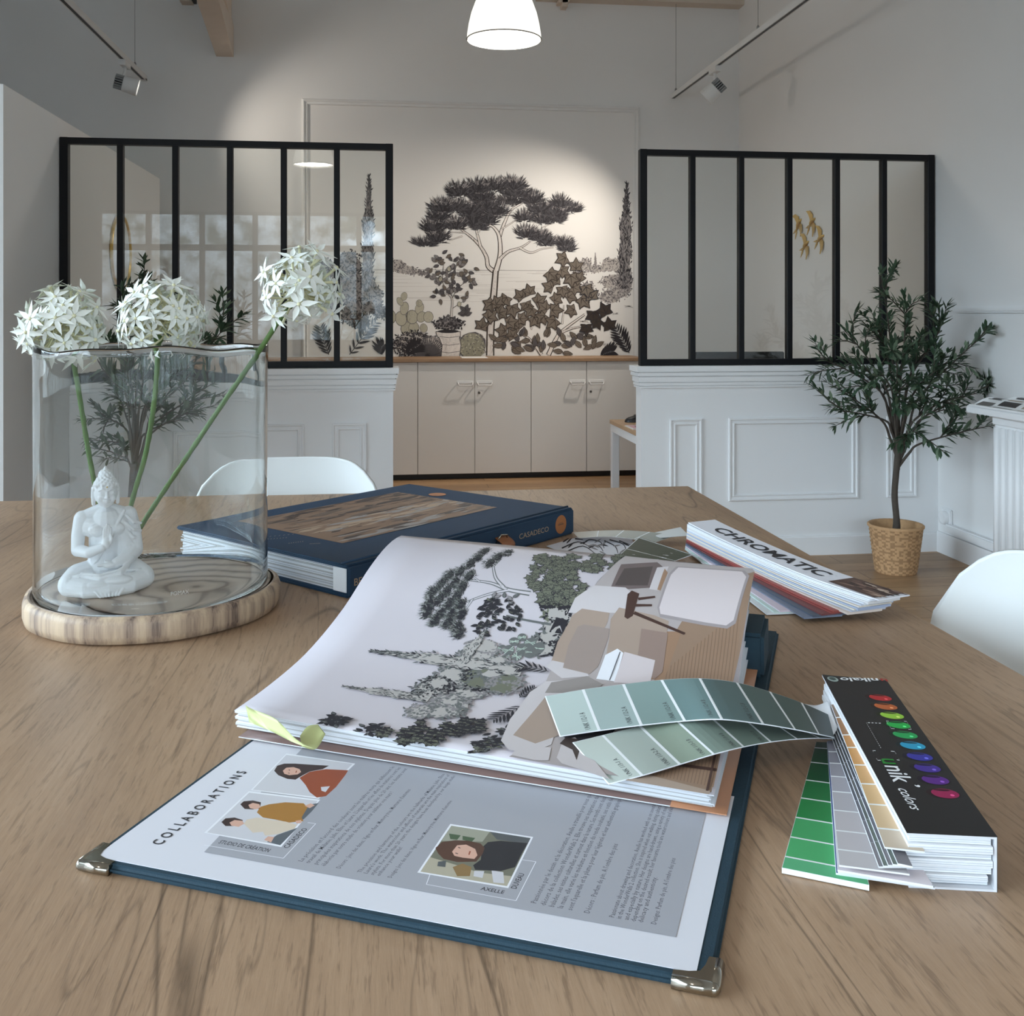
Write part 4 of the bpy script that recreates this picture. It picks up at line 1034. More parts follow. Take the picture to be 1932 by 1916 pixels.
m.sphere((.002, -.027, .039), (.0095, .0055, .0042), 14)
for i in range(4): chain([((-.002, -.0270 - .0015 * i + .003, .0385 + i * .0006), .0020), ((-.012 - .0006 * i, -.0275 - .001 * i + .003, .0385 + i * .0006), .0016)], 5)
chain([((.004, -.025, .042), .0022), ((-.004, -.026, .0445), .0016)], 4)
chain([((.019, .004, .086), .0125), ((.026, .004, .064), .0135), ((.026, .000, .046), .0125)], 6)
# robe: band across the chest, folds over the arm, lap and legs
for i in range(6):
    o_ = i * .0046
    chain([((.024 - o_ * .3, -.004 + o_ * .05, .104 - o_ * .4), .0022), ((.012 - o_ * .35, -.0125, .086 - o_ * .75), .0021), ((-.006 - o_ * .25, -.0122, .066 - o_ * .9), .0020), ((-.0195, -.0015, .053 - o_ * .8), .0018)], 8)
for i in range(5):
    z = .090 - i * .010; chain([((.026, -.0065, z + .008), .0020), ((.036, -.006, z - .002), .0022), ((.0475, .004, z - .006), .0018)], 7)
for i in range(5):
    k = i * .006; chain([((.034 - k * .3, -.018, .044 - k * .6), .0018), ((.015, -.032 - k * .1, .033 - k * .7), .0018), ((-.012, -.034 - k * .1, .029 - k * .7), .0018), ((-.034 + k * .2, -.022, .031 - k * .7), .0016)], 7)
for s in (-1, 1):
    for i in range(5):
        k = i * .0052; chain([((s * .020, -.026 - k * .25, .030 - k), .0017), ((s * .038, -.023 - k * .2, .029 - k), .0017), ((s * .0545, -.012, .0245 - k * .9), .0015)], 7)
for i in range(7): chain([((-.018 + i * .006, -.040, .010), .0016), ((-.012 + i * .004, -.0425, .003), .0018)], 4)
# head
hc = Vector((0, .004, .1305))
m.sphere(hc, (.0158, .0175, .0205), 24); m.sphere(hc + Vector((0, -.004, -.008)), (.0130, .0125, .0125), 20); m.sphere(hc + Vector((0, -.0085, -.0165)), (.0060, .0050, .0046), 14)
for s in (-1, 1):
    chain([(hc + Vector((s * .0162, .002, .004)), .0030), (hc + Vector((s * .0168, .002, -.006)), .0026), (hc + Vector((s * .0160, .001, -.016)), .0028)], 6)
    chain([(hc + Vector((s * .0022, -.0172, .0030)), .0012), (hc + Vector((s * .0062, -.0168, .0052)), .0013), (hc + Vector((s * .0108, -.0138, .0030)), .0010)], 6)
    m.sphere(hc + Vector((s * .0062, -.0148, .0002)), (.0040, .0022, .0020), 12)
    chain([(hc + Vector((s * .0025, -.0165, -.0012)), .0008), (hc + Vector((s * .0064, -.0166, -.0020)), .0009), (hc + Vector((s * .0100, -.0140, -.0008)), .0007)], 6)
    m.sphere(hc + Vector((s * .0075, -.0120, -.008)), (.0050, .0035, .0048), 12)
chain([(hc + Vector((0, -.0172, .004)), .0013), (hc + Vector((0, -.0185, -.003)), .0017), (hc + Vector((0, -.0196, -.0058)), .0021)], 6)
for s in (-1, 1): m.sphere(hc + Vector((s * .0020, -.0178, -.0066)), (.0014, .0014, .0011), 8)
chain([(hc + Vector((-.0042, -.0160, -.0105)), .0009), (hc + Vector((0, -.0176, -.0103)), .0013), (hc + Vector((.0042, -.0160, -.0105)), .0009)], 7)
chain([(hc + Vector((-.0030, -.0158, -.0128)), .0009), (hc + Vector((0, -.0168, -.0130)), .0012), (hc + Vector((.0030, -.0158, -.0128)), .0009)], 7)
m.sphere(hc + Vector((0, -.0176, .0078)), .0010, 8)
# curls over the skull and the topknot
for i in range(150):
    zz = 1 - (i + .5) / 150 * 1.35; a = i * 2.39996
    if zz < -.35: break
    rr = math.sqrt(max(0, 1 - zz * zz)); v = Vector((rr * math.cos(a), rr * math.sin(a), zz))
    lim = .38 if v.y < -.25 else (-.35 if v.y > .2 else .05)
    if v.z < lim: continue
    m.sphere(hc + Vector((v.x * .0166, v.y * .0183, v.z * .0213)), .0025, 8)
m.sphere(hc + Vector((0, .003, .0195)), (.0088, .0088, .0085), 16)
for i in range(36):
    zz = 1 - (i + .5) / 36; a = i * 2.39996; rr = math.sqrt(1 - zz * zz)
    m.sphere(hc + Vector((rr * math.cos(a) * .0088, .003 + rr * math.sin(a) * .0088, .0195 + zz * .0088)), .0020, 8)
chain([(hc + Vector((0, .003, .027)), .0036), (hc + Vector((0, .003, .0325)), .0012)], 5)
m.v = [tuple(MF @ Vector((x * .93, y * 1.0, max(0.0, z) * 1.0))) for x, y, z in m.v]
o = m.build('seated_figurine', WHT, None, fb)
md = o.modifiers.new('skin', 'REMESH'); md.mode = 'VOXEL'; md.voxel_size = .00075
md2 = o.modifiers.new('soft', 'SMOOTH'); md2.factor = .5; md2.iterations = 7
me = bpy.data.meshes.new_from_object(o.evaluated_get(bpy.context.evaluated_depsgraph_get()))
o.modifiers.clear(); o.data = me
for p_ in me.polygons: p_.use_smooth = True
if not me.materials: me.materials.append(WHT)
dot = MB().sphere(MF @ (hc * 1.0 + Vector((0, -.0182, .0078))), .0011, 8).build('forehead_dot', GOLD, o); dot['label'] = 'gold forehead dot'
tag(o, 'small white meditating figurine seated cross-legged inside the glass vase', 'figurine')

# flowers
PET = mat('petal_white', (.84, .86, .80, 1), .55, spec=.3); PETC = mat('petal_cream', C(226, 222, 184), .6); STM = mat('flower_stem', C(92, 122, 66), .5, var=.15, vscale=60)
def floret_mesh(q):
    m = MB(); L_ = q.uniform(.043, .049)
    m.tube([(0, 0, -L_ * .95), (q.uniform(-.003, .003), q.uniform(-.003, .003), -L_ * .5), (0, 0, 0)], [.0010, .0011, .0018], 6, 1)
    m.sphere((0, 0, .0008), (.0022, .0022, .002), 8, 1)
    for i in range(6):
        a = 2 * PI * i / 6 + q.uniform(-.12, .12); l = q.uniform(.0180, .0235); c_, s_ = math.cos(a), math.sin(a); dr_ = q.uniform(-.004, .003)
        P = lambda r_, w_, z_: (r_ * c_ - w_ * s_, r_ * s_ + w_ * c_, z_)
        m.add([P(.001, 0, .001), P(.005, .0026, .0012), P(.010, .0032, .0012 + dr_ * .3), P(l, 0, .0005 + dr_), P(.010, -.0032, .0012 + dr_ * .3), P(.005, -.0026, .0012), P(.006, 0, .0000), P(.011, 0, dr_ * .35)],
              [(0, 1, 6), (1, 2, 7, 6), (2, 3, 7), (3, 4, 7), (4, 5, 6, 7), (5, 0, 6)], 0, True)
    return m
fm = []
for i in range(5): fm.append(floret_mesh(random.Random(40 + i)).build('floret', [PET, PETC]))
for f in fm: COL.objects.unlink(f)
def flower(label, head, stem, n, seed, gap=None):
    q = random.Random(seed); h = Vector(head)
    pts = smooth_line([tuple(p) for p in stem], 8)
    base = Vector(pts[-1])
    t = thing('allium_flower', label, 'flower', base, 'white allium flowers in the glass vase')
    d0 = (Vector(pts[0]) - Vector(pts[4])).normalized()
    m = MB(); m.tube(pts, [.0031 + .0006 * math.sin(i * 1.7) ** 2 for i in range(len(pts))], 8); m.sphere(pts[0], .0065, 10); m.build('stem', STM, t)
    for i in range(n):
        z = 1 - 2 * (i + .5) / n; a = i * 2.39996 + q.uniform(-.2, .2); rr = math.sqrt(1 - z * z)
        v = Vector((rr * math.cos(a), rr * math.sin(a), z)) + Vector((q.uniform(-.22, .22), q.uniform(-.22, .22), q.uniform(-.22, .22))); v.normalize()
        if v.dot(d0) < -.80: continue
        if gap and v.dot(Vector(gap).normalized()) > .82: continue
        o = fm[i % 5].copy(); COL.objects.link(o); o.parent = t; o.name = 'floret'
        k = q.uniform(.70, 1.14)
        face = (v + Vector((q.uniform(-.5, .5), q.uniform(-.5, .5), q.uniform(-.5, .5)))).normalized()
        Mq = face.to_track_quat('Z', 'Y').to_matrix().to_4x4() @ Matrix.Rotation(q.uniform(0, 6.28), 4, 'Z')
        tipp = h + v * .0505 * k
        # bring the stalk back to the middle of the head
        o.matrix_local = Matrix.Translation(tipp - base) @ v.lerp(face, .62).to_track_quat('Z', 'Y').to_matrix().to_4x4() @ Matrix.Rotation(q.uniform(0, 6.28), 4, 'Z') @ Matrix.Scale(k * 1.08, 4)
    return t
hp = lambda x, y, t_: at_t(x, y, t_)
flower('white allium flower head over the rim of the vase, farthest from the blue album', hp(122, 620, 1.36), [hp(134, 652, 1.362), hp(152, 760, 1.37), hp(172, 880, 1.385), hp(192, 980, 1.40), hp(203, 1080, 1.42)], 84, 2)
flower('white allium flower head between the other two above the vase', hp(308, 604, 1.34), [hp(299, 640, 1.35), hp(293, 740, 1.36), hp(276, 850, 1.375), hp(248, 950, 1.39), hp(222, 1075, 1.42)], 90, 3)
flower('white allium flower on the long slanting stem leaning towards the mural', hp(562, 546, 1.33), [hp(545, 575, 1.335), hp(490, 660, 1.36), hp(420, 760, 1.38), hp(340, 880, 1.40), hp(268, 990, 1.42), hp(232, 1060, 1.44)], 80, 4, gap=(.2, .3, -1))
# ------------------------------------------------------------------ the open album
BLUE = mat('album_blue_cloth', C(38, 60, 72), .7, var=.12, vscale=120, bump=.25, bscale=900, spec=.3)
SILV = mat('corner_metal', C(168, 162, 150), .16, 1.0)
PGW = mat('album_page_white', (.71, .70, .74, 1), .55, spec=.3)
PGL = mat('album_page_print', (.60, .55, .578, 1), .42, spec=.4)
EDGE = mat('page_edges', (.66, .67, .70, 1), .6); EDG2 = mat('page_edges_grey', (.40, .39, .38, 1), .7)
GREYP = mat('print_grey', C(166, 166, 172), .55)
TXTK = mat('print_black', C(44, 44, 48), .6); TXTG = mat('print_text_grey', C(88, 88, 94), .6)
B0 = at_z(1345, 1855, .757); A0 = at_z(155, 1622, .757)
e1 = (A0 - B0); e1.z = 0; AW = e1.length; e1.normalize(); e2 = Vector((e1.y, -e1.x, 0)); e2 = e2 if e2.y > 0 else -e2
BP = lambda s, w_, z: B0 + e2 * s + e1 * w_ + Vector((0, 0, z - B0.z))
def sw(x, y, z=.7585):
    q = at_z(x, y, z) - B0; return (q.dot(e2), q.dot(e1))
ZPR = [(.0, .777), (.22, .777), (.30, .780), (.37, .7885), (.45, .811), (.52, .8415), (.57, .857), (.61, .861), (.66, .855), (.72, .835)]
def fz_(s):
    for i in range(len(ZPR) - 1):
        if s <= ZPR[i + 1][0]:
            a_, b_ = ZPR[max(i - 1, 0)], ZPR[min(i + 2, len(ZPR) - 1)]; p0, p1 = ZPR[i], ZPR[i + 1]; k = max(0, (s - p0[0]) / (p1[0] - p0[0]))
            d0 = (p1[1] - a_[1]) / max(1e-6, p1[0] - a_[0]) * (p1[0] - p0[0]); d1 = (b_[1] - p0[1]) / max(1e-6, b_[0] - p0[0]) * (p1[0] - p0[0])
            return p0[1] * (2 * k ** 3 - 3 * k * k + 1) + d0 * (k ** 3 - 2 * k * k + k) + p1[1] * (3 * k * k - 2 * k ** 3) + d1 * (k ** 3 - k * k)
    return ZPR[-1][1]
SKEW = .075
s_of = lambda p, w_: .197 + p + SKEW * (w_ - .02)
def pw(x, y):
    """where a picture point falls on the curved top page"""
    r = ray(x, y); lo_, hi_ = .5, 2.4
    def gap(t):
        q = E0 + r * t; d = q - B0; return q.z - fz_(d.dot(e2))
    t = .6
    while t < 2.4 and gap(t) > 0: t += .01
    lo_, hi_ = t - .01, t
    for _ in range(30):
        mid = (lo_ + hi_) / 2
        if gap(mid) > 0: lo_ = mid
        else: hi_ = mid
    q = E0 + r * lo_ - B0; s, w_ = q.dot(e2), q.dot(e1)
    return (s - .197 - SKEW * (w_ - .02), w_)
PW0, PW1, PL = .0215, .470, .385
alb = thing('open_album', 'large open wallpaper album showing a pine tree print and a page of portraits', 'album', BP(.3, .22, TZ))
bd = MB(); Mx_ = Matrix.Translation(B0) @ Matrix(((e2.x, e1.x, 0, 0), (e2.y, e1.y, 0, 0), (0, 0, 1, 0), (0, 0, 0, 1)))
bd.rbox((0, 0, TZ - B0.z), (.70, AW, 0), .0028, 0, Mx_, 3)
outward(bd.build('cover_board', BLUE, alb))
bk = MB(); bk.rbox((.52, .006, .0), (.60, AW + .004, .048), .004, 0, Mx_, 2)
outward(bk.build('spine_block', BLUE, alb))
# inside of the cover: white sheet, grey panel, portraits and text
g = Ink(lambda x, y, o: BP(x, y, .7572 + o), 2.5e-7, .0003)
i0 = g.mi(PGW)
g.mb.box((.0065, .0105, .0000), (.24, AW - .006, .0005), i0, Mx_)
g.off = .0006
gq = [sw(385, 1605), sw(1275, 1765), sw(1332, 1530), sw(572, 1408)]
g.quad(*gq, GREYP, 1)
def ph(pts, m_): g.fan([sw(*p) for p in pts], m_)
z3 = lambda *pp: [(140 + x / 2.611, 1360 + y / 2.611) for x, y in pp]
z4 = lambda *pp: [(760 + x / 2.927, 1360 + y / 2.927) for x, y in pp]
def PM(n, r_, g_, b_): return mat('print_' + n, C(r_, g_, b_), .5)
SKIN, HAIR, RUST, MUST, CREAM, JEAN, LG, DG = PM('skin', 214, 170, 150), PM('hair', 62, 46, 44), PM('rust', 150, 74, 46), PM('mustard', 168, 118, 54), PM('cream', 214, 198, 178), PM('jean', 92, 98, 104), PM('pale_grey', 206, 204, 208), PM('olive', 116, 116, 100)
PWH = PM('white', 236, 236, 240)
# upper portrait
ph(z3((870, 335), (1045, 155), (1385, 205), (1205, 378)), PWH); ph(z3((880, 333), (1045, 162), (1372, 206), (1203, 370)), LG)
ph(z3((1110, 275), (1160, 245), (1240, 232), (1350, 238), (1335, 262), (1290, 320), (1240, 365), (1195, 372), (1160, 345), (1140, 310)), RUST)
ph(z3((1215, 320), (1260, 316), (1238, 345), (1218, 338)), LG)
ph(z3((985, 240), (1000, 215), (1035, 205), (1090, 205), (1160, 210), (1255, 215), (1225, 232), (1160, 244), (1112, 270), (1090, 284), (1050, 280), (1005, 262)), HAIR)
ph(z3((1028, 240), (1045, 225), (1080, 222), (1110, 232), (1118, 246), (1100, 258), (1060, 262), (1035, 255)), SKIN)
for q in (((1058, 234), (1062, 239)), ((1055, 250), (1060, 254))): g.stroke([sw(*p) for p in z3(*q)], .0009, .0007, HAIR)
g.stroke([sw(*p) for p in z3((1095, 240), (1092, 250))], .0009, .0009, RUST)
# two seated figures
ph(z3((640, 545), (860, 340), (1212, 382), (1020, 615)), PWH); ph(z3((655, 543), (862, 348), (1200, 388), (1015, 606)), LG)
ph(z3((1090, 470), (1140, 410), (1205, 398), (1170, 440), (1110, 500)), JEAN)
ph(z3((900, 445), (915, 418), (960, 405), (1040, 395), (1130, 400), (1150, 420), (1120, 470), (1130, 488), (1060, 495), (990, 480), (930, 470)), MUST)
ph(z3((818, 405), (835, 390), (880, 386), (920, 395), (915, 425), (880, 430), (840, 428)), HAIR); ph(z3((858, 408), (880, 398), (912, 404), (918, 420), (895, 430), (866, 424)), SKIN); ph(z3((1135, 412), (1165, 400), (1185, 410), (1160, 424)), SKIN)
ph(z3((950, 590), (1000, 555), (1100, 520), (1065, 555), (1015, 606)), JEAN)
ph(z3((835, 500), (850, 480), (900, 470), (960, 480), (1040, 490), (1098, 505), (1085, 525), (1000, 552), (940, 560), (930, 540), (880, 545)), CREAM)
ph(z3((725, 492), (745, 474), (790, 470), (830, 482), (830, 500), (790, 512), (745, 512)), HAIR); ph(z3((765, 495), (790, 482), (828, 486), (838, 500), (810, 516), (775, 510)), SKIN); ph(z3((935, 580), (955, 562), (985, 566), (970, 592)), SKIN); ph(z3((1090, 486), (1118, 482), (1120, 496), (1095, 500)), SKIN)
# lower portrait
ph(z4((80, 830), (262, 562), (720, 634), (582, 916)), PWH); ph(z4((97, 825), (268, 572), (706, 640), (575, 905)), DG)
ph(z4((97, 825), (150, 745), (300, 790), (420, 830), (600, 850), (575, 905)), PM('shelf_cream', 178, 170, 150))
ph(z4((268, 572), (480, 605), (440, 660), (215, 655)), PM('wall_sage', 158, 158, 142)); ph(z4((480, 605), (706, 640), (690, 672), (520, 648)), PM('slate', 84, 88, 90))
ph(z4((255, 615), (320, 625), (300, 650), (262, 645)), PM('leaf', 70, 92, 66)); ph(z4((330, 628), (400, 640), (380, 662), (330, 650)), PM('leaf', 0, 0, 0))
ph(z4((195, 770), (240, 765), (235, 800), (190, 795)), PM('slate', 0, 0, 0)); ph(z4((275, 800), (330, 780), (380, 800), (370, 850), (300, 850)), PM('ochre', 140, 112, 72)); ph(z4((395, 820), (450, 822), (440, 860), (390, 850)), LG); ph(z4((490, 818), (555, 828), (560, 890), (500, 885)), LG)
ph(z4((440, 690), (470, 662), (540, 655), (690, 668), (660, 720), (620, 800), (540, 822), (400, 815), (388, 790), (430, 760)), PM('black', 34, 32, 36))
ph(z4((180, 695), (215, 662), (290, 652), (360, 655), (430, 670), (452, 695), (440, 728), (405, 770), (300, 772), (225, 755), (195, 725)), PM('brown_hair', 84, 56, 44))
ph(z4((272, 715), (300, 680), (350, 676), (400, 700), (412, 735), (395, 755), (330, 748), (285, 738)), SKIN)
for q in (((306, 690), (318, 696)), ((290, 722), (305, 727))): g.stroke([sw(*p) for p in z4(*q)], .0010, .0008, HAIR)
g.stroke([sw(*p) for p in z4((372, 712), (365, 732))], .0012, .0010, RUST)
# thin frames
for pts in (((130, 895), (150, 840)), ((130, 895), (625, 985)), ((625, 985), (735, 770)), ((735, 770), (660, 760))): g.stroke([sw(*p) for p in z4(*pts)], .0005, .0005, PWH)
for pts in (((640, 605), (1030, 670)), ((1030, 670), (1190, 500)), ((1190, 500), (1150, 495))): g.stroke([sw(*p) for p in z3(*pts)], .0005, .0005, PWH)
def line(txt, start, size, width, m_=TXTG, ang=0.0, bold=0.0, res=1):
    x, y = sw(*start); g.text(txt, x, y, size, ang, m_, bold, width, res)
GS = .2055
x0, y0 = sw(303, 1592); x1, y1 = sw(466, 1454)
g.text('C O L L A B O R A T I O N S', x0, y0, .0125, math.atan2(y1 - y0, x1 - x0), TXTK, .012, math.hypot(x1 - x0, y1 - y0), 3)
line('STUDIO DE CRÉATION', z3((708, 596))[0], .0068, .042, TXTK, -PI / 2, .012, 2)
line('CASADECO', z3((1052, 622))[0], .0062, .030, TXTK, 0, .012, 2)
line('AXELLE', z4((428, 925))[0], .0058, .0165, TXTK, -PI / 2, .012, 2)
line('DUVEAU', z4((625, 922))[0], .0058, .0200, TXTK, 0, .012, 2)
def para(rows, zf, size):
    for txt, st, full in rows:
        p = zf(st)[0]; x, y = sw(*p)
        wd = (GS - x) if full is True else full
        g.text(txt, x, y, size, 0, TXTG, .004, wd, 1)
para([("La précision et l'accord des couleurs sont les maîtres mots qui définissent le", (1122, 688), True), ("travail de Mélanie, Julie, Elise et Laure. L'aquarelle et les effets de matières sont les", (1158, 695), True),
      ("principales inspirations de nos stylistes. Depuis plus de 20 ans, les dessins sont", (1196, 702), True), ("élaborés par notre studio de création pour sublimer vos murs !", (1234, 710), .118),
      ("Décors : Jonc des dunes, Vigne en fleur, Memory tree, Murmures d'automne", (1310, 722), .126)], z3, .0052)
para([("The precision and harmony of the colours are the hallmarks of Mélanie, Julie, Elise", (1412, 742), True), ("Laure's work. The watercolor and effects of materials are the main inspirations of", (1443, 747), True),
      ("stylists. For more than 20 years, the designs have been developed by our design studio", (1474, 754), True), ("enhance your walls!", (1504, 758), .040), ("Designs: Jonc des dunes, Vigne en fleur, Memory tree, Murmures d'automne", (1562, 768), .118)], z3, .0046)
para([("Passionnée par le dessin et la décoration, Axelle a travaillé pour nous qu", (735, 1002), True), ("décors de la collection WonderWalls 2. Elle trouve ses inspirations da", (786, 1014), True), ("balades, ses visites culturelles et surtout dans la nature. Ses motifs sont dess", (834, 1022), True),
      ("la main, elle varie les médiums en fonction du rendu souhaité, ses outils de", (882, 1030), True), ("sont l'aquarelle et la plume pour leur légèreté et leur authenticité graphiqu", (934, 1040), True), ("Décors : Parfum de pin, A l'ombre des pins", (1030, 1057), .092)], z4, .0056)
para([("Passionate about drawing and decoration, Axelle has worked with us on several", (1166, 1080), True), ("in the WonderWalls 2 collection. She is inspired when out walking, during cultural", (1205, 1087), True), ("and especially by nature. Her designs are hand-drawn, using a variety of med", (1246, 1093), True),
      ("depending on the desired result, her favourite tools are watercolours and inks", (1284, 1102), True), ("delicacy and authenticity.", (1325, 1108), .056), ("Designs: Parfum de pin, A l'ombre des pins", (1398, 1118), .084)], z4, .0050)
g.mb.build('portrait_page', g.mats, alb)
# metal corners
for sgn, w0 in ((1, 0.0), (-1, AW)):
    m = MB(); k = .024
    P3 = lambda s, d, z: (s, w0 + sgn * d, z)
    for z, o_ in ((.0008, 0), ):
        pts = [(-.0012, -.0012), (k, -.0012), (k, .005), (.015, .0062), (.0085, .0085), (.0062, .015), (.005, k), (-.0012, k)]
        n = len(pts); vs = [P3(s, d, z) for s, d in pts] + [P3(s, d, TZ - B0.z + .0002) for s, d in pts]
        fs = [tuple(range(n)), tuple(range(2 * n - 1, n - 1, -1))] + [(i, (i + 1) % n, n + (i + 1) % n, n + i) for i in range(n)]
        vs = [Mx_ @ Vector(v) for v in vs]; m.add(vs, fs)
    # rolled lip along both edges
    m.tube([Mx_ @ Vector(P3(.0, -.0006, -.0029)), Mx_ @ Vector(P3(k, -.0006, -.0029))], .0040, 12); m.tube([Mx_ @ Vector(P3(-.0006, 0, -.0029)), Mx_ @ Vector(P3(-.0006, k, -.0029))], .0040, 12); m.sphere(Mx_ @ Vector(P3(-.0004, -.0004, -.0029)), .0040, 12)
    o = m.build('metal_corner', SILV, alb); outward(o)
# brown sheet lying on the hinge and showing along the open side
BRN = mat('print_brown', C(116, 92, 86), .35); BRO = mat('print_terracotta', C(182, 128, 94), .4)
def sheet(name, mats_, z_off, w0, w1, sn, sl, th, matsplit=None, p1=PL, droop=0.0):
    """one sheet bent like the page above it"""
    m = MB(); N_ = 26; M_ = 10
    def zz(s): 
        k = (z_off - TZ - .008) / (.777 - TZ - .008); return .7585 + (fz_(s) - .7585) * max(0.02, k)
    for side in (0, 1):
        m.grid(lambda u, v: (lambda w_: (lambda p: BP(s_of(p, w_), w_, zz(s_of(p, w_)) - side * th))((sn + (sl - sn) * v) + (p1 - (sn + (sl - sn) * v)) * u))(w0 + (w1 - w0) * v), N_, M_, 0, True)
    n = (N_ + 1) * (M_ + 1); ring = [i * (M_ + 1) for i in range(N_ + 1)] + [N_ * (M_ + 1) + j for j in range(1, M_ + 1)] + [i * (M_ + 1) + M_ for i in range(N_ - 1, -1, -1)] + list(range(M_ - 1, 0, -1))
    for k in range(len(ring)):
        a_, b_ = ring[k], ring[(k + 1) % len(ring)]; m.f.append((a_, b_, b_ + n, a_ + n)); m.m.append(1 if len(mats_) > 1 else 0); m.sm.append(False)
    if matsplit:
        for fi, f in enumerate(m.f):
            c_ = sum((Vector(m.v[i]) for i in f), Vector()) / 4 - B0
            if c_.dot(e1) < matsplit: m.m[fi] = 2
    return outward(m.build(name, mats_, alb))
o = sheet('brown_page', [BRN, EDGE, BRO], .7600, .0125, AW + .008, .0045, -.0155, .0008, .062)
rs = random.Random(3)
NS = 10
for i in range(NS):
    zt = .7622 + (.7758 - .7622) * i / (NS - 1)
    sheet('album_page', [EDGE, EDG2 if i % 3 == 1 else EDGE], zt, PW0 + rs.uniform(0, .004) + (0 if i < 4 else .002), PW1 - rs.uniform(0, .004), .0115 - .0125 * (i / (NS - 1)) ** .6 + rs.uniform(-.0012, .0012), -.0005 + rs.uniform(-.0012, .0012), .00095)
# printed top sheet
top = sheet('printed_page', [PGL, EDGE], .7771, PW0, PW1, -.002, -.001, .0009)
g = Ink(lambda x, y, o: BP(s_of(x, y), y, fz_(s_of(x, y)) + .0001 + o), 4e-7, .0004)
GU = .001                                            # one millimetre on the page
NP2 = (KD, mat('ink_needle_green', C(86, 89, 84), .6), mat('ink_needle_pale', C(150, 150, 146), .6))
G1, G2, G3 = mat('ink_grey_green', C(178, 172, 167), .6), mat('ink_slate_green', C(104, 106, 104), .6), mat('ink_moss', C(110, 112, 96), .6)
GRN = mat('ink_pale_green', C(188, 202, 188), .6); WHP = mat('ink_page_white', (.62, .575, .60, 1), .5)
def trp(pp, w0, w1): g.trunk(smooth_line([pw(*p) for p in pp], 5), w0 * GU, w1 * GU, WHP, G2, 1.6)
trp(((1000, 1120), (960, 1113), (925, 1100), (880, 1094)), 5, 1.6); trp(((962, 1113), (920, 1122), (880, 1136)), 3.5, 1.5); trp(((950, 1108), (935, 1090), (930, 1066)), 3.5, 1.6); trp(((930, 1070), (945, 1055)), 2, 1.2); trp(((905, 1098), (885, 1082)), 2, 1); trp(((890, 1133), (875, 1155)), 2, 1)
for (x, y) in ((958, 1043), (940, 1050), (915, 1040), (902, 1052), (925, 1062), (888, 1064), (868, 1078), (886, 1086), (848, 1086), (858, 1100), (872, 1108), (832, 1102), (842, 1116), (816, 1118), (862, 1126), (828, 1132), (848, 1140), (868, 1142), (808, 1140), (806, 1156), (832, 1158), (852, 1160), (870, 1160), (820, 1172), (845, 1176), (862, 1184), (866, 1196)):
    g.pad(*pw(x, y), 10.5 * GU, 7.2 * GU, 110, NP2, 5.5 * GU)
def lv(x, y, n, rx, ry, ln, ms, e=KD):
    cx_, cy_ = pw(x, y); g.k = .4
    for i in range(n):
        a = R.uniform(0, 6.28); q = math.sqrt(R.random())
        g.leaf(cx_ + rx * GU * q * math.cos(a), cy_ + ry * GU * q * math.sin(a), R.uniform(0, 6.28), ln * GU, ln * .45 * GU, ms[i % len(ms)], e)
    g.k = 1.0
def mp_(x, y, n, rx, ry, r_, ms=(G3, G3), e=KD):
    cx_, cy_ = pw(x, y); st_ = g.step; g.step = 1.6e-7
    for i in range(n):
        a = R.uniform(0, 6.28); q = math.sqrt(R.random())
        g.maple(cx_ + rx * GU * q * math.cos(a), cy_ + ry * GU * q * math.sin(a), r_ * GU * R.uniform(.85, 1.15), R.uniform(0, 6.28), ms[i % len(ms)], e)
    g.step = st_
# pot, citrus, cactus
def SC2(x, y, rx, ry, n, ms, sz): g.scrub(*pw(x, y), rx * GU, ry * GU, int(n * 1.7), ms, sz * GU)
SC2(1052, 1175, 26, 16, 120, (G1, G2, KD), 6); SC2(1030, 1215, 22, 16, 120, (G1, G2, KD), 6); SC2(1050, 1145, 22, 14, 90, (G1, G3, KD), 6)
trp(((1040, 1180), (985, 1170), (955, 1163)), 2.2, 1.4); lv(940, 1163, 85, 34, 26, 8.5, (G2, G3, KL))
g.fan([pw(*p) for p in ((1036, 1194), (1050, 1166), (1072, 1172), (1062, 1198))], KD); g.fan([pw(*p) for p in ((1038, 1192), (1051, 1168), (1070, 1174), (1060, 1196))], WHP)
for (x, y, a, b_) in ((975, 1240, 6, 4), (960, 1228, 6, 4), (945, 1226, 5, 3.5), (985, 1226, 6.5, 4.5), (970, 1212, 5, 4), (1000, 1232, 7, 5), (1000, 1214, 6, 4.5), (1015, 1225, 7, 5), (985, 1204, 4.5, 3.5), (955, 1242, 4, 3)):
    c_ = pw(x, y); g.ell(*c_, a * 1.12 * GU * 1.3, b_ * 1.12 * GU * 1.3, G2, R.uniform(-.5, .5)); g.ell(*c_, a * GU * 1.3, b_ * GU * 1.3, GRN)
# big shrub at the far side
trp(((1105, 1165), (1085, 1120), (1050, 1090)), 3, 1.6); trp(((1105, 1140), (1130, 1100), (1160, 1070)), 3, 1.5)
for (x, y, n, rx, ry) in ((1030, 1062, 30, 26, 16), (1070, 1068, 34, 30, 16), (1120, 1062, 26, 26, 12), (1020, 1092, 22, 18, 14), (1060, 1098, 34, 26, 18), (1085, 1125, 30, 22, 16), (1040, 1122, 20, 20, 12), (1165, 1060, 16, 22, 8)): mp_(x, y, n, rx, ry, 7.5)
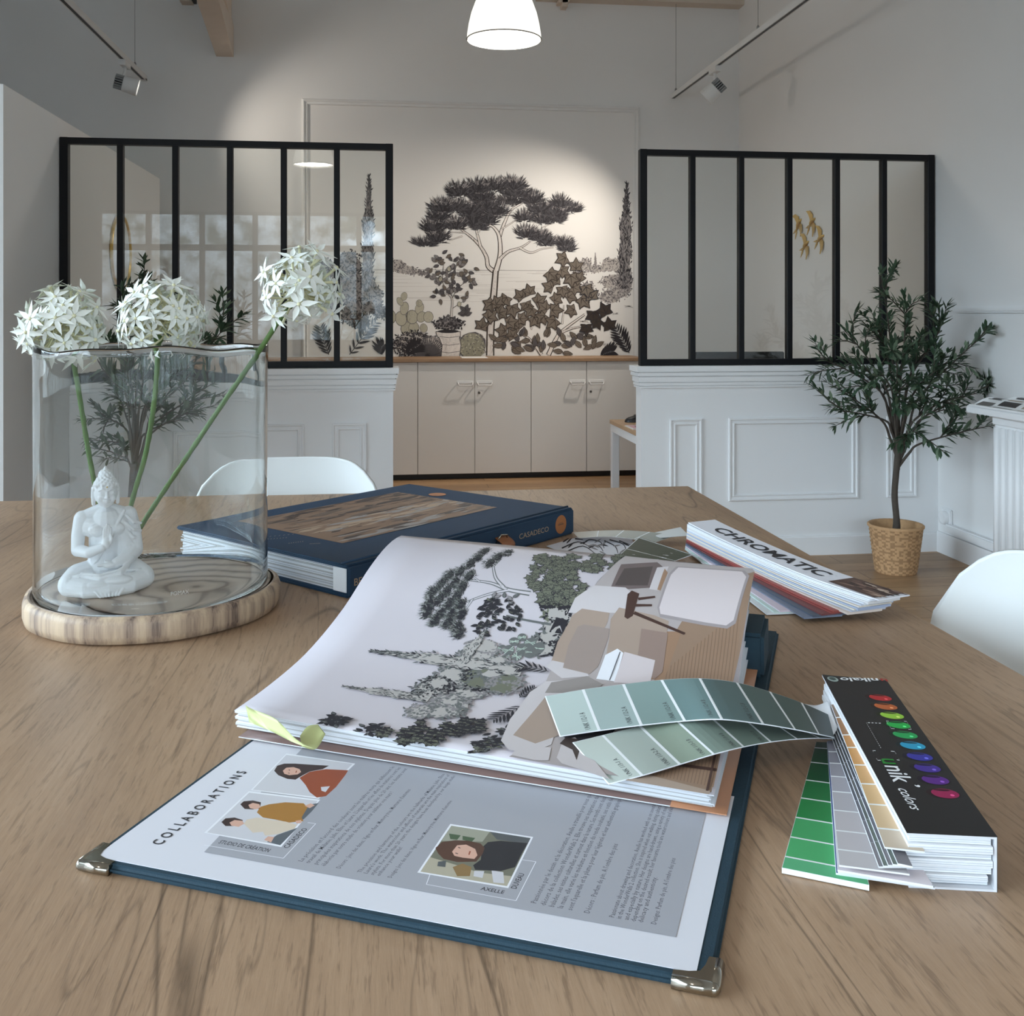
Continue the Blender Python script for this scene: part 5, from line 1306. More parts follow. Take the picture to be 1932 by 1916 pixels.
# cypresses and shrubs
SC2(905, 1232, 22, 22, 90, (G1, G2, KL), 5); SC2(880, 1262, 26, 26, 130, (G1, G2, KL), 6); SC2(850, 1290, 30, 26, 190, (G1, G2, KL), 6); SC2(880, 1300, 26, 24, 160, (G1, G2, KL), 6); SC2(818, 1302, 26, 20, 190, (G1, G2, KD), 5); SC2(840, 1335, 26, 22, 160, (G1, KL, G2), 6); SC2(790, 1345, 15, 14, 70, (G1, KL, G2), 5); SC2(910, 1280, 26, 22, 220, (G3, G2, KD), 5); SC2(950, 1290, 22, 20, 180, (G3, G2, KL), 5); SC2(935, 1262, 22, 16, 140, (G1, G2, KL), 5)
def cyp(b_, tip, wd, n): q0, q1 = pw(*b_), pw(*tip); g.cypress(q0[0], q0[1], q1[0], q1[1], wd * GU, (G1, G2, KD), n)
cyp((985, 1268), (704, 1231), 12, 420); cyp((810, 1322), (648, 1298), 8.5, 220); cyp((868, 1256), (917, 1190), 7, 110)
for pp, ln in ((((1035, 1270), (1000, 1262), (975, 1265)), 16), (((985, 1335), (955, 1350), (930, 1362)), 18), (((990, 1345), (965, 1365)), 14), (((980, 1320), (1010, 1300)), 14)):
    g.frond(smooth_line([pw(*p) for p in pp], 4), 8, ln * GU, KD, .75)
lv(635, 1362, 40, 12, 10, 9, (KD, G2)); lv(700, 1380, 26, 10, 8, 9, (KD, G2)); mp_(730, 1386, 10, 10, 6, 6); mp_(775, 1388, 26, 26, 9, 7); mp_(825, 1390, 26, 26, 9, 7); mp_(860, 1382, 14, 14, 10, 7); mp_(890, 1372, 22, 14, 12, 7); lv(925, 1400, 22, 14, 9, 9, (G3, G2)); lv(905, 1415, 18, 16, 7, 9, (G3, G2)); lv(960, 1385, 20, 8, 8, 8, (G3, G2))
# the furnished room at the foot of the print
def rp_(pts, m_, c_=None):
    q = [pw(*p) for p in pts]; g.fine(q, m_, pw(*c_) if c_ else (sum(p[0] for p in q) / len(q), sum(p[1] for p in q) / len(q)))
SOF, SOS, TAN, TA2, RUGM, CRE, LEGB, TAUP, PLNK = PM('sofa', 204, 196, 196), PM('sofa_shade', 176, 166, 164), PM('throw', 168, 148, 134), PM('cushion', 158, 142, 134), PM('jute', 150, 124, 104), PM('armchair', 212, 200, 200), PM('walnut', 74, 52, 46), PM('taupe', 112, 98, 96), PM('plank', 156, 124, 100)
rp_([(985, 1420), (1000, 1345), (1045, 1255), (1080, 1160), (1120, 1110), (1180, 1052), (1280, 1064), (1420, 1076), (1424, 1082), (1395, 1240), (1375, 1300), (1340, 1500), (1200, 1475), (960, 1432)], SOS, (1180, 1280))
rp_([(1220, 1330), (1250, 1230), (1290, 1170), (1395, 1090), (1424, 1082), (1395, 1240), (1378, 1310), (1342, 1500), (1200, 1476), (1180, 1420)], RUGM, (1310, 1300))
for i in range(46):
    k = i / 45; a_ = (1232 + 168 * k * .95, 1300 - k * 95); b_ = (1205 + 140 * k, 1470 + k * 28)
    g.stroke((lambda p_, q_: [(p_[0] + (q_[0] - p_[0]) * j / 30, p_[1] + (q_[1] - p_[1]) * j / 30) for j in range(31)])(pw(1238 + 160 * k, 1212 + (1 - k) * 70 - 60 * k), pw(1200 + 145 * k, 1460 + 30 * k)), .0007, .0007, PLNK if i % 2 else PM('jute_shade', 132, 104, 82))
rp_([(1225, 1285), (1255, 1195), (1285, 1195), (1252, 1288)], PLNK)
rp_([(1150, 1118), (1172, 1068), (1240, 1064), (1252, 1074), (1232, 1112), (1200, 1114)], TAUP); rp_([(1160, 1108), (1178, 1076), (1232, 1072), (1222, 1108)], PM('taupe_dark', 84, 74, 72))
rp_([(1225, 1115), (1240, 1074), (1262, 1072), (1245, 1118)], SOF); rp_([(1240, 1116), (1254, 1076), (1260, 1084), (1246, 1118)], PLNK)
rp_([(1072, 1160), (1085, 1132), (1120, 1108), (1180, 1112), (1200, 1128), (1190, 1160), (1130, 1160)], SOF)
rp_([(1245, 1168), (1240, 1150), (1262, 1086), (1276, 1072), (1405, 1080), (1414, 1090), (1388, 1180), (1372, 1190), (1330, 1184)], PM('armchair_edge', 160, 150, 150)); rp_([(1246, 1162), (1244, 1150), (1266, 1088), (1280, 1074), (1400, 1082), (1408, 1092), (1384, 1174), (1370, 1184), (1330, 1178)], CRE)
rp_([(1040, 1252), (1052, 1215), (1080, 1165), (1098, 1152), (1150, 1160), (1146, 1178), (1112, 1235), (1096, 1262)], TAN); rp_([(1030, 1262), (1042, 1250), (1098, 1262), (1112, 1280), (1060, 1284)], SOF)
rp_([(1062, 1264), (1072, 1222), (1090, 1186), (1102, 1182), (1150, 1190), (1148, 1206), (1128, 1262), (1112, 1276)], TA2)
rp_([(1152, 1172), (1168, 1150), (1235, 1165), (1262, 1176), (1248, 1240), (1225, 1262), (1165, 1240), (1142, 1250), (1150, 1205)], TAN)
rp_([(1200, 1262), (1210, 1190), (1260, 1198), (1250, 1272), (1235, 1286)], PM('fringe', 150, 128, 118))
rp_([(1125, 1285), (1142, 1240), (1165, 1228), (1176, 1236), (1160, 1290)], PWH); rp_([(1158, 1292), (1178, 1234), (1236, 1250), (1226, 1296)], CRE); g.stroke([pw(1150, 1288), pw(1170, 1234)], .001, .001, TXTG)
rp_([(1178, 1168), (1184, 1125), (1192, 1118), (1206, 1124), (1194, 1166), (1184, 1172)], LEGB); g.stroke([pw(1204, 1134), pw(1236, 1130)], .004, .003, LEGB); g.stroke([pw(1198, 1146), pw(1230, 1146)], .004, .003, LEGB); g.stroke([pw(1196, 1160), pw(1292, 1200)], .0045, .0035, LEGB)
rp_([(945, 1402), (962, 1362), (1000, 1310), (1030, 1290), (1098, 1286), (1110, 1300), (1060, 1345), (1040, 1410), (1000, 1425), (960, 1420)], SOF); rp_([(1028, 1312), (1040, 1292), (1108, 1280), (1138, 1296), (1110, 1312)], PM('cushion_boucle', 148, 140, 136))
rp_([(968, 1392), (985, 1372), (1030, 1318), (1046, 1350), (1056, 1392), (1010, 1408)], TAN); rp_([(965, 1430), (980, 1408), (1040, 1416), (1035, 1440), (1010, 1440)], SOF)
rp_([(1062, 1395), (1078, 1382), (1170, 1370), (1150, 1395), (1090, 1410)], PM('black', 0, 0, 0)); rp_([(1050, 1435), (1062, 1402), (1085, 1396), (1110, 1425), (1150, 1476), (1060, 1446)], SOF); rp_([(1056, 1408), (1068, 1396), (1090, 1400), (1094, 1420), (1088, 1440), (1080, 1420)], PM('vase_dark', 62, 50, 46))
g.stroke([pw(1262, 1446), pw(1352, 1458)], .005, .005, LEGB); rp_([(1180, 1478), (1210, 1464), (1340, 1498), (1338, 1505)], PM('jute_light', 176, 156, 140))
g.stroke([pw(1334, 1498), pw(1356, 1400)], .002, .002, LEGB)
g.mb.build('page_picture', g.mats, top)

# sticky flag folded over the near edge of the stack
YEL = mat('sticky_yellow', C(190, 194, 136), .45)
def ribbon(name, left, right, th, mats_, parent=None, nseg=8, loc=None, colmat=None):
    """a bent strip between two rows of points"""
    A_, B_ = smooth_line([tuple(p) for p in left], nseg), smooth_line([tuple(p) for p in right], nseg); n = len(A_); m = MB(); W_ = 4
    nr = []
    for i in range(n):
        a_, b_ = Vector(A_[i]), Vector(B_[i]); tg = Vector(A_[min(i + 1, n - 1)]) - Vector(A_[max(i - 1, 0)]); nn = tg.cross(b_ - a_); nr.append((nn if nn.z > 0 else -nn).normalized())
    for side in (0, 1):
        m.add([Vector(A_[i]).lerp(Vector(B_[i]), j / W_) - nr[i] * th * side for i in range(n) for j in range(W_ + 1)], [(i * (W_ + 1) + j, i * (W_ + 1) + j + 1, (i + 1) * (W_ + 1) + j + 1, (i + 1) * (W_ + 1) + j) for i in range(n - 1) for j in range(W_)], 0, True)
    k = n * (W_ + 1); ring = [i * (W_ + 1) for i in range(n)] + [(n - 1) * (W_ + 1) + j for j in range(1, W_ + 1)] + [i * (W_ + 1) + W_ for i in range(n - 2, -1, -1)] + list(range(W_ - 1, 0, -1))
    for i in range(len(ring)):
        a_, b_ = ring[i], ring[(i + 1) % len(ring)]; m.f.append((a_, b_, b_ + k, a_ + k)); m.m.append(1 if len(mats_) > 1 else 0); m.sm.append(False)
    return m, A_, B_, nr
zl = lambda x, y, l: at_z(x, y, l + .0022)
l_ = [zl(463, 1330, .7795), zl(500, 1352, .786), zl(540, 1378, .783), zl(566, 1402, .776), zl(560, 1402, .7735)]
r_ = [zl(467, 1352, .7790), zl(490, 1330, .796), zl(560, 1352, .792), zl(590, 1376, .782), zl(596, 1380, .779)]
m, *_ = ribbon('x', [zl(463, 1330, .7792), zl(478, 1338, .787), zl(520, 1356, .790), zl(552, 1388, .784), zl(568, 1400, .7785)], [zl(470, 1362, .7785), zl(505, 1376, .7790), zl(545, 1396, .7790), zl(572, 1406, .7786), zl(590, 1410, .7782)], .0003, [YEL])
m2, *_ = ribbon('x', [zl(566, 1388, .780), zl(580, 1370, .783), zl(600, 1366, .7815)], [zl(570, 1408, .7745), zl(596, 1412, .7705), zl(614, 1384, .7780)], .0003, [YEL])
m.add(m2.v, m2.f, 0, True)
o = m.build('sticky_flag', [YEL], None, zl(540, 1390, .779)); tag(o, 'creased pale yellow sticky flag folded over the edge of the open album pages', 'sticky note')

# ------------------------------------------------------------------ closed blue album
K0, K1, K2 = at_z(655, 1066, .797), at_z(1081, 957, .797), at_z(340, 992, .797)
ka = (K1 - K0); KL_ = ka.length; ka.normalize(); kb = Vector((-ka.y, ka.x, 0)); KW_ = abs((K2 - K0).dot(kb))
MK = Matrix.Translation((K0.x, K0.y, TZ)) @ Matrix(((ka.x, kb.x, 0, 0), (ka.y, kb.y, 0, 0), (0, 0, 1, 0), (0, 0, 0, 1)))
NAVY = mat('album_navy_cloth', C(32, 58, 82), .62, var=.12, vscale=120, bump=.25, bscale=900, spec=.35)
t = thing('closed_album', 'closed dark blue album with a copper landscape print on its cover', 'album', MK @ Vector((KL_ / 2, KW_ / 2, 0)))
m = MB(); m.rbox((0, 0, .041), (KL_, KW_, .047), .002, 0, MK, 2); m.rbox((0, 0, 0), (KL_, KW_, .006), .002, 0, MK, 2); m.rbox((0, -.003, .001), (KL_, .004, .0455), .003, 0, MK, 3)
m.tube([MK @ Vector((0, .012, .0475)), MK @ Vector((KL_, .012, .0475))], .0018, 8)
outward(m.build('cover', NAVY, t))
m = MB(); rs = random.Random(8); n_ = 16
for i in range(n_):
    z0 = .0065 + i * (.0340 / n_); sag = .003 * math.sin(i * .9)
    m.box((.004 + rs.uniform(0, .005), .030, z0), (KL_ - .006, KW_ - .004 - rs.uniform(0, .010), z0 + .0017), i % 3 == 1, MK)
m.build('page_block', [EDGE, EDG2], t)
m = MB(); m.rbox((.0015, .004, .0065), (KL_ - .003, .032, .0405), .001, 0, MK, 1); m.build('binding_block', mat('foam_white', (.82, .83, .85, 1), .6), t)
g = Ink(lambda x, y, o: MK @ Vector((x, y, .0472 + o)), 1e-6, .0002)
kq = lambda x, y: (lambda v: (v.x, v.y))(MK.inverted() @ at_z(x, y, .797))
a, b, c_ = kq(631, 1022), kq(938, 957), kq(725, 933)
x0, x1, y0, y1 = a[0], b[0], min(a[1], b[1]), c_[1]
CB = [PM('cover_bronze', 104, 86, 74), PM('cover_umber', 66, 54, 50), PM('cover_sand', 170, 144, 120), PM('cover_mist', 150, 142, 136), PM('cover_clay', 132, 104, 84)]
g.quad((x0, y0), (x1, y0), (x1, y1), (x0, y1), CB[4], 2)
for i in range(260):
    x = R.uniform(x0, x1); k = R.random(); y = y0 + (y1 - y0) * k
    if .30 < k < .52: c2 = CB[2] if R.random() < .6 else CB[3]
    else: c2 = CB[R.choice((0, 1, 1, 0, 4))]
    if k < .18: c2 = CB[R.choice((0, 3, 1, 3))]
    l = R.uniform(.02, .09); x2 = min(x + l, x1); hh = R.uniform(.004, .014)
    g.leaf(x, min(max(y, y0 + .004), y1 - .004), R.uniform(-.12, .12), x2 - x, min(hh, 2 * (y1 - y), 2 * (y - y0)), c2)
for i in range(90):
    x = R.uniform(x0 + .02, x1 - .02); y = R.uniform(y0 + .015, y1 - .015); g.stroke([(x, y), (x + R.uniform(-.02, .02), y + R.uniform(-.006, .006)), (x + R.uniform(-.03, .03), y + R.uniform(-.008, .008))], .0012, .0004, CB[R.choice((1, 1, 2))])
CPR = mat('copper_foil', C(186, 122, 76), .38, .55); CPL = mat('foil_letters', C(176, 150, 122), .4, .3); CPD = mat('copper_mark', C(112, 76, 54), .4)
sx, sy = kq(825, 933); g.ell(sx, sy, .017, .017, CPR, n=28); g.stroke([(sx - .008, sy), (sx + .008, sy)], .0014, .0014, CPD)
for i, (xa, ya, xb, yb) in enumerate(((500, 1014, 560, 1008), (505, 1018, 545, 1015), (545, 1026, 575, 1022), (450, 996, 490, 990), (585, 1027, 606, 1026))):
    p, q = kq(xa, ya), kq(xb, yb)
    for j in range(7): g.stroke([(p[0] + (q[0] - p[0]) * (j + .0) / 7, p[1] + (q[1] - p[1]) * j / 7), (p[0] + (q[0] - p[0]) * (j + .5) / 7 + .002, p[1] + (q[1] - p[1]) * (j + .5) / 7 + .004)], .0010, .0006, CPL)
g.mb.build('cover_print', g.mats, t)
g = Ink(lambda x, y, o: MK @ Vector((x, -.0031 - o, y)), 1e-6, .0002)
ks = lambda x, y: (lambda r: (r.x, r.z))((lambda P0: MK.inverted() @ P0)(E0 + ray(x, y) * (((MK @ Vector((0, -.003, 0))) - E0).dot(kb) / ray(x, y).dot(kb))))
p, q = ks(979, 1014), ks(1035, 1003)
g.text('CASADECO', p[0], .0175, .0125, 0, CPL, .004, q[0] - p[0], 3)
p = ks(1058, 997); g.ell(p[0], .0235, .0165, .0165, CPR, n=28); g.stroke([(p[0] - .008, .0235), (p[0] + .008, .0235)], .002, .002, CPD); g.stroke([(p[0] - .006, .0260), (p[0] + .006, .0260)], .0008, .0008, CPD)
p, q = ks(667, 1096), ks(694, 1088); g.text('BEA', p[0], .0165, .0145, 0, CPL, .004, q[0] - p[0], 3)
g.mb.build('spine_print', g.mats, t)
# leather pull tab in a wire loop on the spine
p = ks(942, 1020); tb = Vector((p[0], -.003, .020))
m = MB(); m.tube([MK @ Vector((tb.x - .010, -.004, .022)), MK @ Vector((tb.x - .010, -.010, .030)), MK @ Vector((tb.x - .006, -.012, .036)), MK @ Vector((tb.x + .010, -.012, .034)), MK @ Vector((tb.x + .012, -.009, .024))], .0012, 8)
lp = m.build('wire_loop', SILV, t)
m = MB(); m.grid(lambda u, v: MK @ Vector((tb.x - .012 + .030 * u, -.004 - .014 * math.sin(v * PI) - .006 * v, .030 - .022 * v)), 6, 10); o = m.build('leather_tab', mat('tan_leather', C(146, 92, 58), .5), t)
bm = bmesh.new(); bm.from_mesh(o.data); bmesh.ops.solidify(bm, geom=bm.faces[:], thickness=.0016); bm.to_mesh(o.data); bm.free()
# ------------------------------------------------------------------ black-covered colour fan on the right
CARD = mat('card_white', (.82, .83, .85, 1), .55)
VINYL = mat('cover_black', C(30, 29, 31), .38, spec=.45); VINW = mat('cover_inside', (.76, .78, .82, 1), .35)
LINEW = mat('swatch_line', (.80, .82, .82, 1), .5); TINY = mat('swatch_code', C(70, 74, 74), .6)
def sw_m(c): return mat('swatch_%d_%d_%d' % c, C(*c), .42, spec=.4)
ZT = .7885
N0, N1, F0, F1 = at_z(1711, 1570, ZT), at_z(1881, 1578, ZT), at_z(1551, 1272, ZT), at_z(1672, 1283, ZT)
def Qd(u, v, z):                                     # u along from far to near, v across from the swatch side to the spine side
    p = F0.lerp(N0, u).lerp(F1.lerp(N1, u), v); return Vector((p.x, p.y, z))
deck = thing('colour_fan', 'black-covered colour fan with coloured drops on its cover, swatches fanned out beside it', 'colour fan', Qd(.5, .5, TZ))
def prism(m, fn, u0, u1, v0, v1, z0, z1, mi=0):
    vs = [fn(u, v, z) for z in (z0, z1) for u, v in ((u0, v0), (u1, v0), (u1, v1), (u0, v1))]
    m.add(vs, [(0, 3, 2, 1), (4, 5, 6, 7), (0, 1, 5, 4), (1, 2, 6, 5), (2, 3, 7, 6), (3, 0, 4, 7)], mi)
m = MB(); th = .0018
prism(m, Qd, 0, 1, 0, 1, ZT - th, ZT - .0004, 1); prism(m, Qd, 0, 1, 0, 1, ZT - .0004, ZT, 0)
prism(m, Qd, 0, 1, 1 - .03, 1, TZ + th, ZT - th, 1); prism(m, Qd, 0, 1, 0.02, 1, TZ + .0002, TZ + th, 1)
prism(m, Qd, 0, 1, 1, 1.006, TZ + .0002, ZT, 0)
outward(m.build('fan_cover', [VINYL, VINW], deck))
LEN = (N0 - F0).length; WID = ((F1 - F0).length + (N1 - N0).length) / 2
g = Ink(lambda x, y, o: Qd(x, y, ZT + o), 2e-6, .0001)
DROPS = ((178, 40, 44), (186, 96, 50), (150, 196, 64), (40, 168, 74), (38, 158, 84), (40, 150, 186), (52, 52, 150), (66, 44, 138), (88, 36, 128), (150, 28, 78))
kd = lambda x, y: (lambda P: _inv(P))(at_z(x, y, ZT))
def _inv(P):
    u, v = .5, .5
    for _ in range(12):
        c = Qd(u, v, ZT); du = Qd(u + .001, v, ZT) - c; dv = Qd(u, v + .001, ZT) - c; d = P - c
        D = du.x * dv.y - du.y * dv.x; a = (d.x * dv.y - d.y * dv.x) / D; b_ = (du.x * d.y - du.y * d.x) / D
        u += a * .001; v += b_ * .001
    return u, v
zk = lambda x, y: kd(1400 + x / 3.632, 1220 + y / 3.632)
LOGW = mat('logo_white', (.85, .85, .85, 1), .45)
for (x, y), c in zip(((948, 348), (985, 408), (1028, 470), (1072, 535), (1118, 603), (1170, 676), (1218, 752), (1270, 830), (1325, 912), (1392, 1005)), DROPS):
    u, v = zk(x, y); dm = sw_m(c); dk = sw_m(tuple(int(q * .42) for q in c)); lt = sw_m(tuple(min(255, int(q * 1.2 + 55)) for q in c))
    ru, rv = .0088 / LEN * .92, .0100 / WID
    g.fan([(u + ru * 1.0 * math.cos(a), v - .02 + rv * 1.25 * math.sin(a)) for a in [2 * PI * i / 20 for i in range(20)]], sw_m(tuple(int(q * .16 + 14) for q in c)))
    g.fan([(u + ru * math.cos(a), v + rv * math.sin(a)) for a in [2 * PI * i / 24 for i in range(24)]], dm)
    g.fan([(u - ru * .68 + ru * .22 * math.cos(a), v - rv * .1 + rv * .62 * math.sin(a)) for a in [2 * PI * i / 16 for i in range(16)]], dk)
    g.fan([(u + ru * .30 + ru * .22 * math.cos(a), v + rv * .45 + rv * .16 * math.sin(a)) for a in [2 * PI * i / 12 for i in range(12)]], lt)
# dashed guide from the green drop to the lettering
def dash(p, q, n):
    for i in range(n):
        a, b_ = i / n, (i + .55) / n; g.stroke([(p[0] + (q[0] - p[0]) * k, p[1] + (q[1] - p[1]) * k) for k in (a, b_)], .004, .004, LOGW)
dash(zk(950, 524), zk(852, 520), 4); dash(zk(852, 520), zk(955, 700), 14)
for c0_, c1_, c2_ in (((1005, 510), (988, 508), (1000, 528)), ((1110, 510), (1128, 512), (1138, 528)), ((1045, 562), (1022, 560), (1012, 545)), ((1140, 566), (1160, 566), (1150, 548)),
                      ((915, 712), (895, 712), (900, 722)), ((1020, 716), (1045, 718), (1056, 735)), ((920, 765), (930, 778), (950, 778)), ((1060, 775), (1080, 778), (1072, 768))):
    g.stroke([zk(*c0_), zk(*c1_), zk(*c2_)], .003, .003, LOGW)
# lettering: the long word runs along the cover, capitals towards the spine side
class _Sub: pass
def along(txt, p, q, h, m_, bold=0, shear=0.0):
    """lettering whose baseline runs from p to q in cover coordinates, height h across the cover"""
    vs, fs, wd = text_mesh(txt, bold, 3, shear); g.off += g.step; L_ = q[0] - p[0]; dv = q[1] - p[1]
    g.mb.add([g.surf(p[0] + L_ * x / wd, p[1] + dv * x / wd + h * y, g.off) for x, y in vs], [f for f in fs], g.mi(m_))
GRN_L = mat('logo_green', C(34, 130, 48), .45)
pa, pb, pc = zk(950, 765), zk(985, 795), zk(1090, 925)
u0_, v0_ = zk(946, 760); u1_, v1_ = zk(1078, 930)
along('u', (u0_, v0_), (u0_ + (u1_ - u0_) * .25, v0_), .36, GRN_L, .012)
along('nik', (u0_ + (u1_ - u0_) * .30, v0_), (u1_, v0_ - .0), .36, LOGW, .012)
uu, vv = zk(1205, 945); along("’", (uu, vv - .14), (uu + .014, vv - .14), .22, LOGW, .02)
u2_, v2_ = zk(1078, 965); u3_, _ = zk(1205, 1120)
along('colors', (u2_, v0_ + .00), (u3_, v0_ + .02), .20, LOGW, .004, .35)
# maker's word across the far end, upside down to the viewer
def across(txt, p, q, h, m_, bold=0):
    vs, fs, wd = text_mesh(txt, bold, 3); g.off += g.step
    g.mb.add([g.surf(p[0] + (q[0] - p[0]) * x / wd + h * y, p[1] + (q[1] - p[1]) * x / wd, g.off) for x, y in vs], fs, g.mi(m_))
rp0, rp1 = zk(998, 225), zk(668, 212)
across('u', (rp0[0] - .004, rp0[1]), (rp0[0] - .004, rp0[1] + (rp1[1] - rp0[1]) * .15), .045, mat('logo_red', C(176, 44, 44), .45), .02)
across('nikalo', (rp0[0] - .004, rp0[1] + (rp1[1] - rp0[1]) * .19), (rp1[0], rp1[1]), .045, LOGW, .02)
u, v = zk(622, 222); g.fan([(u + .022 * math.cos(a), v + .085 * math.sin(a)) for a in [2 * PI * i / 24 for i in range(24)]], mat('logo_globe', C(150, 164, 158), .35)); g.fan([(u - .004 + .014 * math.cos(a), v + .055 * math.sin(a)) for a in [2 * PI * i / 24 for i in range(24)]], mat('logo_globe_dark', C(64, 78, 72), .35))
g.mb.build('cover_print', g.mats, deck)
# the closed swatches inside the cover
rs = random.Random(21)
for i, (z0, z1, u1, v0, v1) in enumerate(((.7525, .7565, .985, .10, .92), (.7570, .7605, 1.0, .04, .90), (.7610, .7655, .992, .00, .95), (.7660, .7705, .997, -.02, .96), (.7710, .7755, .990, .0, .955), (.7765, .7815, 1.004, .01, .95), (.7820, .7862, .996, .03, .94))):
    m = MB(); prism(m, Qd, .02, u1, v0, v1, z0, z1, 0); k = 3
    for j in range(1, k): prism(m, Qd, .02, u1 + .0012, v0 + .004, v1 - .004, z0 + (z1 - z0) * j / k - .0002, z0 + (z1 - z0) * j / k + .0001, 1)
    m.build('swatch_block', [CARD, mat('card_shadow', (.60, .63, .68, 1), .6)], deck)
def flat_swatch(name, fl, fr, nr, nl, z, th, cols, cuts=None, zn=None, line=None):
    """a straight swatch: far-left, far-right, near-right, near-left picture corners at height z"""
    zn = z if zn is None else zn
    P = [at_z(*fl, z), at_z(*fr, z), at_z(*nr, zn), at_z(*nl, zn)]
    f = lambda u, v, zz: (lambda p: Vector((p.x, p.y, p.z + zz)))(P[0].lerp(P[3], u).lerp(P[1].lerp(P[2], u), v))
    m = MB(); prism(m, f, 0, 1, 0, 1, -th, 0, 0)
    g = Ink(lambda x, y, o: f(x, y, o), 1e-6, .00008); g.mb = m; g.mats = [CARD]
    n = len(cols); cuts = cuts or [i / n for i in range(n + 1)]
    for i, c in enumerate(cols): g.quad((cuts[i], .006), (cuts[i + 1], .006), (cuts[i + 1], .994), (cuts[i], .994), sw_m(c), 1)
    for c in cuts[1:-1]: g.quad((c - (.0022 if line else .004), .006), (c + (.0022 if line else .004), .006), (c + (.0022 if line else .004), .994), (c - (.0022 if line else .004), .994), line or LINEW, 1)
    return m.build(name, g.mats, deck)
GR8 = ((30, 60, 40), (22, 74, 44), (16, 78, 42), (26, 112, 58), (34, 128, 66), (66, 158, 96), (74, 166, 104), (90, 172, 122))
flat_swatch('green_swatch', (1540, 1399), (1575, 1401), (1640, 1669), (1475, 1636), .7548, .0040, GR8, [0, .06, .20, .36, .51, .66, .80, .93, 1])
for i, (c, dx) in enumerate((((34, 62, 128), 0), ((96, 40, 48), 4), ((206, 160, 150), 7), ((222, 212, 216), 3))):
    flat_swatch('thin_swatch', (1560 + dx, 1399), (1600, 1401), (1764 - dx, 1674 - i), (1577 + dx, 1646 - i * 2), .7562 + i * .0018, .0014, (c,))
flat_swatch('lilac_grey_swatch', (1561, 1397), (1585, 1397), (1716, 1648), (1583, 1631), .7660, .0012, ((128, 126, 136), (128, 126, 136), (148, 146, 154), (166, 163, 170), (176, 172, 176), (188, 182, 184), (190, 184, 186), (192, 187, 188)), [0, .11, .22, .34, .47, .62, .77, .9, 1])
for i in range(5):
    flat_swatch('charcoal_swatch', (1567 + i * 3, 1384 - i * 5), (1598, 1380), (1722, 1634), (1658 + i * 9, 1634 - i * 1.5), .7685 + i * .0016, .0012, ((52, 54, 60), (58, 60, 66), (66, 67, 74), (82, 82, 90), (98, 96, 104), (112, 109, 116), (122, 118, 122)) if i % 2 == 0 else ((46, 48, 52), (60, 58, 60), (72, 70, 72), (88, 86, 86), (92, 96, 92), (96, 104, 96), (104, 112, 104)), line=sw_m((150, 150, 154)))
flat_swatch('orange_swatch', (1568, 1329), (1598, 1326), (1745, 1606), (1669, 1597), .7790, .0012, ((126, 98, 74), (150, 104, 60), (188, 132, 70), (202, 148, 84), (206, 160, 104), (210, 172, 122), (212, 182, 142), (204, 186, 164)), [0, .12, .27, .37, .50, .63, .76, .90, 1])
# two sage swatches that bend over to the open album
def zsurf(x, y, lift): 
    r = ray(x, y)
    t = .6
    while t < 2.4:
        q = E0 + r * t; d = q - B0; s, w_ = d.dot(e2), d.dot(e1)
        inside = .19 < s < .60 and PW0 - .005 < w_ < PW1
        base = fz_(s) if inside else TZ
        if q.z - base - lift <= 0: return q
        t += .002
    return at_z(x, y, TZ + lift)
def sage(upper, lower, cols, codes, name):
    m, A_, B_, nr = ribbon('x', upper, lower, .0004, [CARD, CARD], None, 6)
    n = len(A_)
    def f(u, v, o):
        k = min(max(u, 0), 1) * (n - 1); i = min(int(k), n - 2); fr = k - i
        a = Vector(A_[i]).lerp(Vector(A_[i + 1]), fr); b_ = Vector(B_[i]).lerp(Vector(B_[i + 1]), fr); nn = nr[i].lerp(nr[i + 1], fr)
        return a.lerp(b_, v) + nn * o
    g = Ink(lambda x, y, o: f(x, y, o), 6e-6, .00015); g.mb = m; g.mats = [CARD, CARD]
    N_ = len(cols)
    for i, c in enumerate(cols): 
        a, b_ = i / N_, (i + 1) / N_
        g.quad((a + .005, .012), (b_, .012), (b_, .988), (a + .005, .988), sw_m(c), 10)
    for i in range(1, N_): g.quad((i / N_ - .0045, .01), (i / N_ + .0045, .01), (i / N_ + .0045, .99), (i / N_ - .0045, .99), LINEW, 4)
    for i, cd in enumerate(codes):
        u = (i + 1) / N_ - .022
        vs, fs, wd = text_mesh(cd, .006, 1); g.off += g.step
        g.mb.add([g.surf(u - y * .022, .95 - x / wd * .40, g.off) for x, y in vs], fs, g.mi(TINY))
    return m.build(name, g.mats, deck)
U1 = [(1028, 1313, .006), (1100, 1300, .010), (1176, 1290, .014), (1248, 1282, .019), (1320, 1279, .024)]
L1 = [(1056, 1389, .006), (1131, 1378, .009), (1210, 1368, .013), (1292, 1360, .016), (1362, 1357, .024)]
up1 = [zsurf(*p) for p in U1]; lo1 = [zsurf(*p) for p in L1]
def tail(pts, last, z1):
    z0 = last.z; n = len(pts); return [at_z(x, y, z0 + (z1 - z0) * ((i + 1) / n) ** 1.1) for i, (x, y) in enumerate(pts)]
up1 += tail([(1390, 1287), (1452, 1304), (1512, 1325), (1562, 1347)], up1[-1], .776); lo1 += tail([(1440, 1366), (1500, 1376), (1545, 1385), (1574, 1391)], lo1[-1], .7735)
